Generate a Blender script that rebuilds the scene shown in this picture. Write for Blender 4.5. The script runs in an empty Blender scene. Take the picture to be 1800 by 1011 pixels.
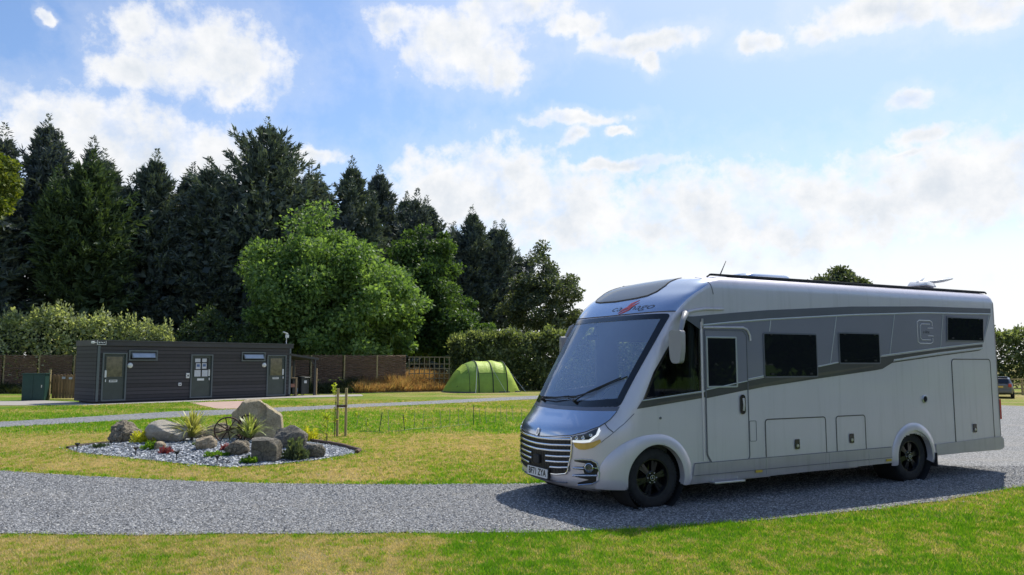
import bpy, bmesh, math, random
import numpy as np
from mathutils import Vector, Matrix, noise
from bisect import bisect_right
random.seed(7); RNG = np.random.default_rng(11)
PI = math.pi
SC = bpy.context.scene
COL = SC.collection

# ------------------------------------------------------------------ objects
def tag(o, label=None, cat=None, group=None, kind=None):
    if label: o['label'] = label
    if cat: o['category'] = cat
    if group: o['group'] = group
    if kind: o['kind'] = kind
    return o
def thing(name, label, cat, loc=(0, 0, 0), rz=0, group=None):
    o = bpy.data.objects.new(name, None); COL.objects.link(o)
    o.location = loc; o.rotation_euler = (0, 0, rz); o.empty_display_size = .2
    return tag(o, label, cat, group)
def link_mesh(name, me, mat, parent=None):
    o = bpy.data.objects.new(name, me); COL.objects.link(o)
    if mat: me.materials.append(mat)
    if parent: o.parent = parent
    return o
def dup(root, loc, rz=None, label=None, scale=None):
    r = root.copy(); COL.objects.link(r); r.location = loc
    if rz is not None: r.rotation_euler = (0, 0, rz)
    if scale: r.scale = scale
    if label: r['label'] = label
    for ch in root.children:
        c = ch.copy(); COL.objects.link(c); c.parent = r
        for g in ch.children:
            d = g.copy(); COL.objects.link(d); d.parent = c
    return r
def smooth(me, ang=40):
    me.polygons.foreach_set('use_smooth', [True]*len(me.polygons))
    try: me.set_sharp_from_angle(angle=math.radians(ang))
    except Exception: pass

class MB:
    def __init__(s): s.v = []; s.f = []
    def add(s, vs, fs):
        n = len(s.v); s.v += [tuple(v) for v in vs]; s.f += [tuple(i+n for i in f) for f in fs]
    def box(s, c, d, R=None, taper=1):
        x, y, z = d[0]/2, d[1]/2, d[2]/2
        P = [Vector((a*x*(taper if k > 0 else 1), b*y*(taper if k > 0 else 1), k*z)) for k in (-1, 1) for a, b in ((-1, -1), (1, -1), (1, 1), (-1, 1))]
        if R is not None: P = [R @ p for p in P]
        s.add([Vector(c)+p for p in P], [(3, 2, 1, 0), (4, 5, 6, 7), (0, 1, 5, 4), (1, 2, 6, 5), (2, 3, 7, 6), (3, 0, 4, 7)])
    def tube(s, pts, r, n=8, caps=True):
        pts = [Vector(p) for p in pts]; rs = r if isinstance(r, (list, tuple)) else [r]*len(pts)
        base = len(s.v); ref = None
        for i, p in enumerate(pts):
            t = (pts[min(i+1, len(pts)-1)]-pts[max(i-1, 0)]).normalized()
            if ref is None: ref = Vector((0, 0, 1)) if abs(t.z) < .9 else Vector((1, 0, 0))
            a = t.cross(ref).normalized(); b = t.cross(a); ref = -b if False else ref
            for k in range(n):
                an = 2*PI*k/n; s.v.append(tuple(p+(a*math.cos(an)+b*math.sin(an))*rs[i]))
        for i in range(len(pts)-1):
            for k in range(n):
                k2 = (k+1) % n; s.f.append((base+i*n+k, base+i*n+k2, base+(i+1)*n+k2, base+(i+1)*n+k))
        if caps:
            s.f.append(tuple(base+k for k in range(n))[::-1]); s.f.append(tuple(base+(len(pts)-1)*n+k for k in range(n)))
    def lathe(s, prof, c=(0, 0, 0), axis='z', n=32, closed=False):
        base = len(s.v)
        for r, h in prof:
            for k in range(n):
                a = 2*PI*k/n; x, y = r*math.cos(a), r*math.sin(a)
                p = (x, y, h) if axis == 'z' else ((x, h, y) if axis == 'y' else (h, x, y))
                s.v.append((c[0]+p[0], c[1]+p[1], c[2]+p[2]))
        m = len(prof); rng = range(m if closed else m-1)
        for i in rng:
            j = (i+1) % m
            for k in range(n):
                k2 = (k+1) % n; s.f.append((base+i*n+k, base+i*n+k2, base+j*n+k2, base+j*n+k))
    def prism(s, poly, z0, z1, M=None):
        n = len(poly); P = [Vector((x, y, z)) for z in (z0, z1) for x, y in poly]
        if M is not None: P = [M @ p for p in P]
        s.add(P, [tuple(range(n))[::-1], tuple(range(n, 2*n))]+[(i, (i+1) % n, n+(i+1) % n, n+i) for i in range(n)])
    def build(s, name, mat, parent=None, sm=None, bevel=0):
        me = bpy.data.meshes.new(name); me.from_pydata(s.v, [], s.f); me.update()
        bm = bmesh.new(); bm.from_mesh(me)
        bmesh.ops.recalc_face_normals(bm, faces=bm.faces)
        if bevel: bmesh.ops.bevel(bm, geom=bm.edges[:], offset=bevel, segments=1, affect='EDGES', clamp_overlap=True)
        bm.to_mesh(me); bm.free()
        if sm: smooth(me, sm)
        return link_mesh(name, me, mat, parent)

def quads(name, V, mat, parent=None, attr=None):
    """V: (N,4,3) array of loose quads in one mesh"""
    V = np.asarray(V, dtype=np.float32); N = len(V)
    me = bpy.data.meshes.new(name)
    me.vertices.add(N*4); me.vertices.foreach_set('co', V.reshape(-1))
    me.loops.add(N*4); me.loops.foreach_set('vertex_index', np.arange(N*4, dtype=np.int32))
    me.polygons.add(N); me.polygons.foreach_set('loop_start', np.arange(0, N*4, 4, dtype=np.int32))
    if attr is not None:
        a = me.attributes.new('tone', 'FLOAT', 'FACE'); a.data.foreach_set('value', np.asarray(attr, dtype=np.float32))
    me.update(calc_edges=True)
    return link_mesh(name, me, mat, parent)
def tris(name, V, mat, parent=None, attr=None):
    V = np.asarray(V, dtype=np.float32); N = len(V)
    me = bpy.data.meshes.new(name)
    me.vertices.add(N*3); me.vertices.foreach_set('co', V.reshape(-1))
    me.loops.add(N*3); me.loops.foreach_set('vertex_index', np.arange(N*3, dtype=np.int32))
    me.polygons.add(N); me.polygons.foreach_set('loop_start', np.arange(0, N*3, 3, dtype=np.int32))
    if attr is not None:
        a = me.attributes.new('tone', 'FLOAT', 'FACE'); a.data.foreach_set('value', np.asarray(attr, dtype=np.float32))
    me.update(calc_edges=True)
    return link_mesh(name, me, mat, parent)

# ------------------------------------------------------------------ materials
def nt(name):
    m = bpy.data.materials.new(name); m.use_nodes = True
    t = m.node_tree; b = t.nodes['Principled BSDF']; o = t.nodes['Material Output']
    return m, t, b, o
def ramp(t, fac, stops, interp='LINEAR'):
    r = t.nodes.new('ShaderNodeValToRGB'); r.color_ramp.interpolation = interp
    e = r.color_ramp.elements
    while len(e) < len(stops): e.new(.5)
    for k, (p, c) in enumerate(stops): e[k].position = p; e[k].color = (*c, 1) if len(c) == 3 else c
    if fac is not None: t.links.new(fac, r.inputs[0])
    return r.outputs[0]
def noi(t, scale, detail=4, rough=.55, vec=None, dist=0):
    n = t.nodes.new('ShaderNodeTexNoise'); n.inputs['Scale'].default_value = scale
    n.inputs['Detail'].default_value = detail; n.inputs['Roughness'].default_value = rough; n.inputs['Distortion'].default_value = dist
    if vec is not None: t.links.new(vec, n.inputs['Vector'])
    return n.outputs['Fac']
def mth(t, op, a, b=None, c=None):
    n = t.nodes.new('ShaderNodeMath'); n.operation = op
    for i, v in enumerate((a, b, c)):
        if v is None: continue
        if isinstance(v, (int, float)): n.inputs[i].default_value = v
        else: t.links.new(v, n.inputs[i])
    return n.outputs[0]
def mixc(t, fac, a, b, mode='MIX'):
    n = t.nodes.new('ShaderNodeMix'); n.data_type = 'RGBA'; n.blend_type = mode
    for i, v in ((0, fac), (6, a), (7, b)):
        if isinstance(v, (int, float)): n.inputs[i].default_value = v
        elif isinstance(v, tuple): n.inputs[i].default_value = (*v, 1) if len(v) == 3 else v
        else: t.links.new(v, n.inputs[i])
    return n.outputs[2]
def bump(t, b, h, strength=.4, dist=.02):
    n = t.nodes.new('ShaderNodeBump'); n.inputs['Strength'].default_value = strength; n.inputs['Distance'].default_value = dist
    t.links.new(h, n.inputs['Height']); t.links.new(n.outputs[0], b.inputs['Normal'])
def objv(t):
    return t.nodes.new('ShaderNodeTexCoord').outputs['Object']
def posv(t):
    return t.nodes.new('ShaderNodeNewGeometry').outputs['Position']
def waviness(m, st, sc=1.3):
    t = m.node_tree; bump(t, t.nodes['Principled BSDF'], noi(t, sc, 2, .5, objv(t)), st, .03)
def pm(name, col, rough=.6, metal=0, var=.12, scale=6, bmp=0, bscale=60, coat=0, spec=.5, rvar=.08, dirt=0):
    m, t, b, o = nt(name); v = objv(t)
    n = noi(t, scale, 5, .6, v)
    lo = tuple(max(c*(1-var), 0) for c in col); hi = tuple(min(c*(1+var), 1) for c in col)
    c = ramp(t, n, [(.3, lo), (.7, hi)])
    if dirt:
        sp = t.nodes.new('ShaderNodeSeparateXYZ'); t.links.new(v, sp.inputs[0])
        d = mth(t, 'MULTIPLY', mth(t, 'SUBTRACT', 1.0, mth(t, 'MULTIPLY', sp.outputs[2], .9)), mth(t, 'MULTIPLY', noi(t, 3, 6, .7, v), dirt))
        d = mth(t, 'MAXIMUM', d, 0)
        c = mixc(t, d, c, (.22, .19, .15))
        mp = t.nodes.new('ShaderNodeMapping'); mp.inputs['Scale'].default_value = (7, 7, .45); t.links.new(v, mp.inputs[0])
        st = mth(t, 'MAXIMUM', mth(t, 'MULTIPLY', mth(t, 'SUBTRACT', noi(t, 1.5, 5, .6, mp.outputs[0]), .52), dirt*2.6), 0)
        c = mixc(t, st, c, (.20, .19, .17))
    t.links.new(c, b.inputs['Base Color'])
    b.inputs['Metallic'].default_value = metal; b.inputs['Specular IOR Level'].default_value = spec
    b.inputs['Coat Weight'].default_value = coat; b.inputs['Coat Roughness'].default_value = .08
    r = mth(t, 'ADD', mth(t, 'MULTIPLY', noi(t, scale*2.3, 4, .6, v), rvar*2), rough-rvar)
    t.links.new(r, b.inputs['Roughness'])
    if bmp: bump(t, b, noi(t, bscale, 4, .6, v), bmp, .01)
    return m
def leafmat(name, dark, mid, light, trans=.35, rough=.55, use_tone=False):
    m, t, b, o = nt(name)
    g = t.nodes.new('ShaderNodeNewGeometry')
    if use_tone:
        a = t.nodes.new('ShaderNodeAttribute'); a.attribute_name = 'tone'
        f = mth(t, 'ADD', mth(t, 'MULTIPLY', a.outputs['Fac'], .75), mth(t, 'MULTIPLY', g.outputs['Random Per Island'], .25))
    else:
        f = mth(t, 'ADD', mth(t, 'MULTIPLY', g.outputs['Random Per Island'], .5), mth(t, 'MULTIPLY', noi(t, .7, 4, .6, g.outputs['Position']), .5))
    c = ramp(t, f, [(.2, dark), (.5, mid), (.8, light)])
    t.links.new(c, b.inputs['Base Color']); b.inputs['Roughness'].default_value = rough; b.inputs['Specular IOR Level'].default_value = .3
    tr = t.nodes.new('ShaderNodeBsdfTranslucent'); c2 = mixc(t, 1.0, c, (1.5, 1.5, .55, 1), 'MULTIPLY'); t.links.new(c2, tr.inputs['Color'])
    mx = t.nodes.new('ShaderNodeMixShader'); mx.inputs[0].default_value = trans
    t.links.new(b.outputs[0], mx.inputs[1]); t.links.new(tr.outputs[0], mx.inputs[2]); t.links.new(mx.outputs[0], o.inputs[0])
    return m
def glassmat(name, tint, ior=1.6, rough=.02, milk=0, milkc=(.5, .6, .75)):
    m, t, b, o = nt(name); t.nodes.remove(b)
    tr = t.nodes.new('ShaderNodeBsdfTransparent'); tr.inputs[0].default_value = (*tint, 1)
    gl = t.nodes.new('ShaderNodeBsdfGlossy'); gl.inputs['Roughness'].default_value = rough; gl.inputs['Color'].default_value = (.82, .90, 1, 1)
    fr = t.nodes.new('ShaderNodeFresnel'); fr.inputs['IOR'].default_value = ior
    bp = t.nodes.new('ShaderNodeBump'); bp.inputs['Strength'].default_value = .02; bp.inputs['Distance'].default_value = .02
    t.links.new(noi(t, 1.6, 2, .5, objv(t)), bp.inputs['Height']); t.links.new(bp.outputs[0], gl.inputs['Normal'])
    mx = t.nodes.new('ShaderNodeMixShader'); t.links.new(fr.outputs[0], mx.inputs[0]); t.links.new(tr.outputs[0], mx.inputs[1]); t.links.new(gl.outputs[0], mx.inputs[2])
    out = mx.outputs[0]
    if milk:
        df = t.nodes.new('ShaderNodeBsdfDiffuse'); df.inputs[0].default_value = (*milkc, 1)
        m2 = t.nodes.new('ShaderNodeMixShader'); m2.inputs[0].default_value = milk
        t.links.new(out, m2.inputs[1]); t.links.new(df.outputs[0], m2.inputs[2]); out = m2.outputs[0]
    t.links.new(out, o.inputs[0])
    return m

M = {}
M['paint'] = pm('silver_paint', (.72, .675, .725), .34, .25, .03, 1.2, coat=.45, rvar=.04, dirt=.25)
M['mirror_shell'] = pm('mirror_shell', (.30, .30, .31), .5, .1, .04, 3, coat=.1)
M['paint_skytint'] = pm('silver_paint_skytint', (.47, .535, .66), .20, .78, .03, 1.2, coat=.9, rvar=.03)  # silver with the sky's blue reflection tinted into its base colour
M['paint_dark'] = pm('grey_decal', (.15, .155, .19), .38, .25, .06, 3, coat=.4)
M['paint_mid'] = pm('mid_grey_decal', (.265, .26, .325), .36, .25, .04, 2, coat=.4)
M['char'] = pm('charcoal_decal', (.085, .082, .084), .38, .2, .1, 3, coat=.3)
M['taupe'] = pm('taupe_decal', (.12, .11, .095), .4, .2, .1, 3, coat=.3)
M['pin'] = pm('silver_pinstripe', (.52, .54, .56), .35, .5, .04, 3)
M['skirt'] = pm('skirt_aluminium', (.53, .50, .53), .42, .3, .08, 2.5, coat=.2, dirt=.45)
M['black'] = pm('black_rubber', (.018, .018, .019), .7, 0, .3, 12, .2, 90)
M['blackgloss'] = pm('black_gloss', (.012, .012, .014), .18, 0, .2, 5, coat=.5)
M['tyre'] = pm('tyre_rubber', (.022, .022, .023), .82, 0, .35, 15, .4, 70)
M['alloy'] = pm('black_alloy', (.014, .014, .016), .3, .3, .3, 8, coat=.3)
M['chrome'] = pm('chrome', (.75, .76, .78), .14, 1, .04, 4, rvar=.04)
M['alu'] = pm('brushed_aluminium', (.55, .56, .58), .35, .8, .06, 5)
M['white'] = pm('white_plastic', (.72, .73, .74), .45, 0, .04, 4)
M['lampw'] = pm('lamp_white', (.80, .83, .86), .2, .1, .03, 4, coat=.6)
_b = M['lampw'].node_tree.nodes['Principled BSDF']; _b.inputs['Emission Color'].default_value = (.9, .96, 1, 1); _b.inputs['Emission Strength'].default_value = .7   # daytime running light is lit
M['amber'] = pm('amber_lens', (.62, .42, .10), .2, .3, .15, 12, coat=.6)
M['red'] = pm('red_lens', (.55, .03, .02), .25, 0, .1, 8, coat=.5)
M['redlogo'] = pm('red_logo_film', (.55, .09, .09), .35, 0, .08, 8)
M['plate'] = pm('plate_white', (.78, .78, .76), .4, 0, .04, 6)
M['ink'] = pm('plate_black', (.01, .01, .01), .5, 0, .2, 6)
M['cream'] = pm('cabin_lining', (.50, .50, .52), .7, 0, .06, 3)
M['seat'] = pm('seat_leather', (.10, .10, .105), .6, 0, .15, 6, .2, 80)
M['dash'] = pm('dash_plastic', (.07, .075, .085), .6, 0, .12, 4, .1, 60)
M['wood'] = pm('cabinet_veneer', (.52, .50, .48), .5, 0, .1, 5)
M['glass'] = glassmat('windscreen_glass', (.98, .99, 1), 2.35, .012, .25, (.58, .72, .98))  # milky blue layer imitates sky sheen on the pane
M['glass_side'] = glassmat('cab_side_glass', (.35, .39, .42), 1.42, .015)
M['glass_far'] = glassmat('clear_side_glass', (.92, .94, .95), 1.45, .015)
M['glass_dark'] = glassmat('smoked_glass', (.035, .037, .04), 1.36, .02, .03, (.45, .5, .6))
M['glass_door'] = glassmat('door_glass', (.35, .37, .39), 1.5, .02)

waviness(M['paint'], .10); waviness(M['paint_mid'], .10)
# ------------------------------------------------------------------ camera / light / world
cam = bpy.data.cameras.new('camera'); co = bpy.data.objects.new('camera', cam); COL.objects.link(co)
cam.sensor_width = 36; cam.lens = 36*1350/1800; cam.clip_end = 3000; cam.clip_start = .05
co.location = (0, 0, 1.75); co.rotation_euler = (PI/2+math.atan(131.5/1350), 0, 0)
SC.camera = co
SUN_AZ, SUN_EL = math.radians(32), math.radians(54)
sl = bpy.data.lights.new('sun', 'SUN'); sl.energy = 5.0; sl.angle = math.radians(.55); sl.color = (1, .95, .86)
so = bpy.data.objects.new('sun', sl); COL.objects.link(so)
sd = Vector((math.sin(SUN_AZ)*math.cos(SUN_EL), math.cos(SUN_AZ)*math.cos(SUN_EL), math.sin(SUN_EL)))
so.rotation_euler = (-sd).to_track_quat('-Z', 'Y').to_euler(); so.location = sd*60

CLOUDS = [(-22.12,20.7,5.9,3.1),(-26.94,22.19,1.9,1.4),(-20.52,19.12,2.6,1.9),(-27.66,19.05,1.8,1.1),(-3.95,22.9,5.2,2.7),(-8.9,24.28,2.6,1.2),(-0.9,21.3,2.4,1.6),(-.5,25.53,5.0,1.1),(4.84,24.32,2.62,0.94),(9.59,22.96,4.63,0.83),(10.63,21.74,0.9,0.9),(18.67,22.15,2.34,0.74),(22.18,22.42,1.86,0.90),(26.96,22.9,5.33,1.5),(32.33,22.3,3.63,1.6),(4.78,17.93,4.08,0.50),(4.56,16.84,1.29,0.73),(8.42,17.00,1.36,0.40),(28.11,17.55,1.67,0.79),(28.82,14.90,2.44,0.79),(27.75,13.72,2.00,0.33),(8.60,14.68,5.41,0.55),
(-32,14.3,4.8,3.0),(-28.2,14.7,4.4,3.6),(-25.0,14.0,3.8,3.2),(-22.2,13.3,3.8,2.8),(-19.3,12.7,5.0,3.1),(-15.4,14.99,2.6,0.6),(-4.8,12.6,5.2,3.2),(-1.30,12.9,6.4,3.5),(3.2,11.2,7.5,3.7),(14.73,10.5,10.5,3.7),(21.60,10.0,8,3.4),(29.45,11.2,7.5,3.6),(35.0,11.4,6,3.6),(-32.14,21.68,0.57,0.46),
(-75,20,10,3),(95,30,16,6),(150,28,12,4),(60,18,14,4),(-50,9,12,3),(65,9,24,5),(-130,12,16,3)]
W = bpy.data.worlds.new('World'); SC.world = W; W.use_nodes = True
t = W.node_tree; bg = t.nodes['Background']
sky = t.nodes.new('ShaderNodeTexSky'); sky.sky_type = 'NISHITA'; sky.sun_disc = False
sky.sun_elevation = SUN_EL; sky.sun_rotation = SUN_AZ; sky.air_density = 1.0; sky.dust_density = 1.2; sky.ozone_density = 2.2; sky.altitude = 60
tc = t.nodes.new('ShaderNodeTexCoord'); sx = t.nodes.new('ShaderNodeSeparateXYZ'); t.links.new(tc.outputs['Generated'], sx.inputs[0])
az = mth(t, 'MULTIPLY', mth(t, 'ARCTAN2', sx.outputs[0], sx.outputs[1]), 57.2958)
el = mth(t, 'MULTIPLY', mth(t, 'ARCSINE', sx.outputs[2]), 57.2958)
cv = t.nodes.new('ShaderNodeCombineXYZ'); t.links.new(az, cv.inputs[0]); t.links.new(mth(t, 'MULTIPLY', el, 1.0), cv.inputs[1])
def vm(op, a, b=None):
    n = t.nodes.new('ShaderNodeVectorMath'); n.operation = op
    t.links.new(a, n.inputs[0])
    if b is not None:
        if isinstance(b, tuple): n.inputs[1].default_value = b
        else: t.links.new(b, n.inputs[1])
    return n
# warp so that the outlines billow
def ncol(scale, detail, rough):
    n = t.nodes.new('ShaderNodeTexNoise'); n.inputs['Scale'].default_value = scale; n.inputs['Detail'].default_value = detail; n.inputs['Roughness'].default_value = rough
    t.links.new(cv.outputs[0], n.inputs['Vector']); return n
w1 = vm('MULTIPLY', vm('SUBTRACT', ncol(.28, 5, .6).outputs['Color'], (.5, .5, .5)).outputs[0], (4.2, 2.6, 0))
CLOUDS = [(a, e, ra*1.12, re_*1.15) for a, e, ra, re_ in CLOUDS]
P = vm('ADD', cv.outputs[0], w1.outputs[0])
acc = None
for (a, e, ra, re) in CLOUDS:
    d = vm('LENGTH', vm('MULTIPLY', vm('SUBTRACT', P.outputs[0], (a, e, 0)).outputs[0], (1/ra, 1/re, 0)).outputs[0]).outputs['Value']
    acc = d if acc is None else mth(t, 'SMOOTH_MIN', acc, d, .25)
fb = ncol(.55, 8, .62).outputs['Fac']
dens = mth(t, 'ADD', mth(t, 'SUBTRACT', 1.0, acc), mth(t, 'MULTIPLY', mth(t, 'SUBTRACT', fb, .5), 1.5))
def mr(v, a, b, c=0, d=1, kind='SMOOTHSTEP'):
    n = t.nodes.new('ShaderNodeMapRange'); n.interpolation_type = kind
    t.links.new(v, n.inputs[0])
    for i, x in enumerate((a, b, c, d)): n.inputs[i+1].default_value = x
    return n.outputs[0]
cm = mr(dens, -.18, .56)
wisp = mth(t, 'MULTIPLY', mr(dens, -.75, .1), .18)
# low bank: everything under ~9 degrees is bright hazy cloud
low = mr(el, 12, 6.0)
cm = mth(t, 'MULTIPLY', cm, mr(ncol(.22, 5, .6).outputs['Fac'], .34, .52, .62, 1.0))
cm = mth(t, 'MAXIMUM', mth(t, 'MAXIMUM', cm, wisp), mth(t, 'MULTIPLY', low, .9))
shade = mr(mth(t, 'ADD', mth(t, 'MULTIPLY', dens, .42), mth(t, 'MULTIPLY', ncol(.33, 6, .6).outputs['Fac'], 1.0)), .45, 1.25)
ccol = mixc(t, shade, (6.75, 6.75, 6.8), (4.75, 5.15, 5.65))
# sun side haze
dt = vm('DOT_PRODUCT', tc.outputs['Generated'], tuple(sd)).outputs['Value']
hz = mth(t, 'MULTIPLY', mr(dt, .70, .97), .80)
skyc = mixc(t, 1.0, sky.outputs[0], (.86, .98, 1.12, 1), 'MULTIPLY')
# even out the zenith/horizon brightness of the clear sky a little
skyc = mixc(t, hz, skyc, (4.7, 5.4, 6.6))
final = mixc(t, cm, skyc, ccol)
t.links.new(final, bg.inputs['Color']); bg.inputs['Strength'].default_value = .15
SC.view_settings.view_transform = 'Standard'; SC.view_settings.look = 'None'; SC.view_settings.exposure = 0
SC.cycles.max_bounces = 8; SC.cycles.transparent_max_bounces = 16; SC.cycles.caustics_reflective = False; SC.cycles.caustics_refractive = False
SC.cycles.sample_clamp_indirect = 6
try: SC.cycles.use_denoising = True
except Exception: pass
# ------------------------------------------------------------------ motorhome
K=[ # v,z,sc,D,w,b
(.20,.20,-.78,.66,1.06,2.5),(.26,.26,-.93,.74,1.115,2.5),(.34,.34,-.98,.77,1.135,2.5),(.60,.60,-1.0,.78,1.135,2.5),(.84,.84,-.99,.76,1.135,2.5),
(.94,.94,-.945,.72,1.135,2.6),(1.04,1.04,-.83,.62,1.135,2.7),(1.13,1.13,-.735,.53,1.135,2.8),(1.22,1.22,-.66,.47,1.135,2.9),(1.5,1.5,-.485,.42,1.135,3),
(2.0,2.0,-.165,.36,1.135,3.1),(2.35,2.35,.06,.33,1.135,3.2),(2.48,2.48,.145,.36,1.135,3.1),(2.60,2.60,.25,.42,1.135,3),(2.70,2.70,.38,.48,1.133,2.9),(2.78,2.78,.50,.5,1.118,2.8),
(2.84,2.835,.64,.5,1.075,2.7),(2.90,2.875,.82,.5,1.00,2.6),(3.0,2.90,1.02,.5,.90,2.5),(3.2,2.925,1.3,.5,.68,2.4),(3.5,2.945,1.65,.3,.3,2.3)]
V=[k[0] for k in K]
def key(v):
    v=min(max(v,V[0]),V[-1]);i=min(max(bisect_right(V,v)-1,0),len(K)-2)
    h=V[i+1]-V[i];t=(v-V[i])/h
    out=[]
    for c in range(1,6):
        p0,p1=K[i][c],K[i+1][c]
        d=(p1-p0)/h
        dl=(K[i][c]-K[i-1][c])/(V[i]-V[i-1]) if i>0 else d
        dr=(K[i+2][c]-K[i+1][c])/(V[i+2]-V[i+1]) if i+2<len(K) else d
        m0=0 if dl*d<=0 else 2*dl*d/(dl+d); m1=0 if dr*d<=0 else 2*dr*d/(dr+d)
        out.append((2*t**3-3*t*t+1)*p0+(t**3-2*t*t+t)*h*m0+(-2*t**3+3*t*t)*p1+(t**3-t*t)*h*m1)
    return out
def nose(y,v):
    z,sc,D,w,b=key(v);r=min(abs(y)/w,1);return (sc+D-D*math.sqrt(max(1-r**b,0)),y,z)
def sidep(s,v,sg=-1):
    z,sc,D,w,b=key(v);k=(sc+D-s)/D
    y=w if k<=0 else w*max(1-k*k,0)**(1/b)
    return (s,sg*y,z)
SREAR = 6.92
def nrm(fn, a, b, e=.004):
    p = Vector(fn(a, b)); q = Vector(fn(a+e, b))-Vector(fn(a-e, b)); r = Vector(fn(a, b+e))-Vector(fn(a, b-e))
    n = q.cross(r)
    if n.length < 1e-9: return p, Vector((0, -1, 0))
    n.normalize()
    if n.dot(p-Vector((2.6, 0, 1.3))) < 0: n = -n
    return p, n
def near(s, z): return sidep(s, z, -1)
def farr(s, z): return sidep(s, z, 1)
def inpoly(x, y, P):
    c = False; j = len(P)-1
    for i in range(len(P)):
        if (P[i][1] > y) != (P[j][1] > y) and x < (P[j][0]-P[i][0])*(y-P[i][1])/(P[j][1]-P[i][1])+P[i][0]: c = not c
        j = i
    return c
def rrect(a0, a1, b0, b1, r=.04, n=5):
    out = []
    for cx, cy, s0 in ((a1-r, b0+r, -90), (a1-r, b1-r, 0), (a0+r, b1-r, 90), (a0+r, b0+r, 180)):
        for k in range(n+1):
            a = math.radians(s0+90*k/n); out.append((cx+r*math.cos(a), cy+r*math.sin(a)))
    return out
def resamp(P, step=.03):
    out = []
    for i in range(len(P)):
        a, b = P[i], P[(i+1) % len(P)]; d = math.dist(a, b); n = max(1, int(d/step+.5))
        for k in range(n): out.append((a[0]+(b[0]-a[0])*k/n, a[1]+(b[1]-a[1])*k/n))
    return out
def roundc(P, r=.03, n=4):
    out = []; m = len(P)
    for i in range(m):
        p = Vector(P[i]); a = (Vector(P[i-1])-p); b = (Vector(P[(i+1) % m])-p)
        ra = min(r, a.length*.45); rb = min(r, b.length*.45); p0 = p+a.normalized()*ra; p2 = p+b.normalized()*rb
        for k in range(n+1):
            u = k/n; out.append(tuple(p0*(1-u)**2+p*2*u*(1-u)+p2*u*u))
    return out
def inset(P, d):
    area = sum(P[i][0]*P[(i+1) % len(P)][1]-P[(i+1) % len(P)][0]*P[i][1] for i in range(len(P)))
    sg = 1 if area > 0 else -1; out = []
    for i in range(len(P)):
        a, b, c = Vector(P[i-1]), Vector(P[i]), Vector(P[(i+1) % len(P)])
        u = (b-a).normalized(); v = (c-b).normalized()
        n1 = Vector((-u.y, u.x))*sg; n2 = Vector((-v.y, v.x))*sg; n = (n1+n2)
        n = n.normalized() if n.length > 1e-6 else n1
        k = d/max(n.dot(n1), .35); out.append(tuple(b+n*k))
    return out
def patch(name, fn, P, off, mat, parent, cell=.05, depth=.006, sm=35):
    """a thin raised panel lying on the surface fn inside outline P"""
    bm = bmesh.new(); f = bm.faces.new([bm.verts.new((x, y, 0)) for x, y in resamp(P, cell)])
    xs = [p[0] for p in P]; ys = [p[1] for p in P]
    for ax, lo, hi in ((0, min(xs), max(xs)), (1, min(ys), max(ys))):
        g = math.ceil(lo/cell)*cell
        while g < hi:
            co = [0, 0, 0]; no = [0, 0, 0]; co[ax] = g+1e-5; no[ax] = 1
            bmesh.ops.bisect_plane(bm, geom=bm.verts[:]+bm.edges[:]+bm.faces[:], plane_co=co, plane_no=no, dist=1e-6)
            g += cell
    bmesh.ops.triangulate(bm, faces=[f for f in bm.faces if len(f.verts) > 4])
    be = [e for e in bm.edges if e.is_boundary]
    r = bmesh.ops.extrude_edge_only(bm, edges=be)
    low = {v for v in r['geom'] if isinstance(v, bmesh.types.BMVert)}
    for v in bm.verts:
        p, n = nrm(fn, v.co.x, v.co.y); v.co = p+n*(off-(depth if v in low else 0))
    bmesh.ops.recalc_face_normals(bm, faces=bm.faces)
    # make sure the panel faces outwards
    up = max(bm.faces, key=lambda f: f.calc_area())
    c = up.calc_center_median()
    if up.normal.dot(c-Vector((2.6, 0, 1.3))) < 0: bmesh.ops.reverse_faces(bm, faces=bm.faces)
    me = bpy.data.meshes.new(name); bm.to_mesh(me); bm.free(); smooth(me, sm)
    return link_mesh(name, me, mat, parent)
def frame(name, fn, P, width, off, mat, parent, thick=.012, step=.04, inner=None, sm=35):
    """a ring following outline P, 'width' wide towards the inside, standing 'off' above the surface"""
    A = resamp(P, step); B = inner if inner else inset(A, width)
    n = len(A); V = []; F = []
    rings = [(A, off-thick), (A, off), ([((a[0]+b[0])/2, (a[1]+b[1])/2) for a, b in zip(A, B)], off+thick*.15), (B, off), (B, off-thick)]
    for R, o_ in rings:
        for x, y in R:
            p, nn = nrm(fn, x, y); V.append(p+nn*o_)
    for k in range(4):
        for i in range(n):
            j = (i+1) % n; F.append((k*n+i, k*n+j, (k+1)*n+j, (k+1)*n+i))
    mb = MB(); mb.add(V, F); return mb.build(name, mat, parent, sm)
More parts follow.
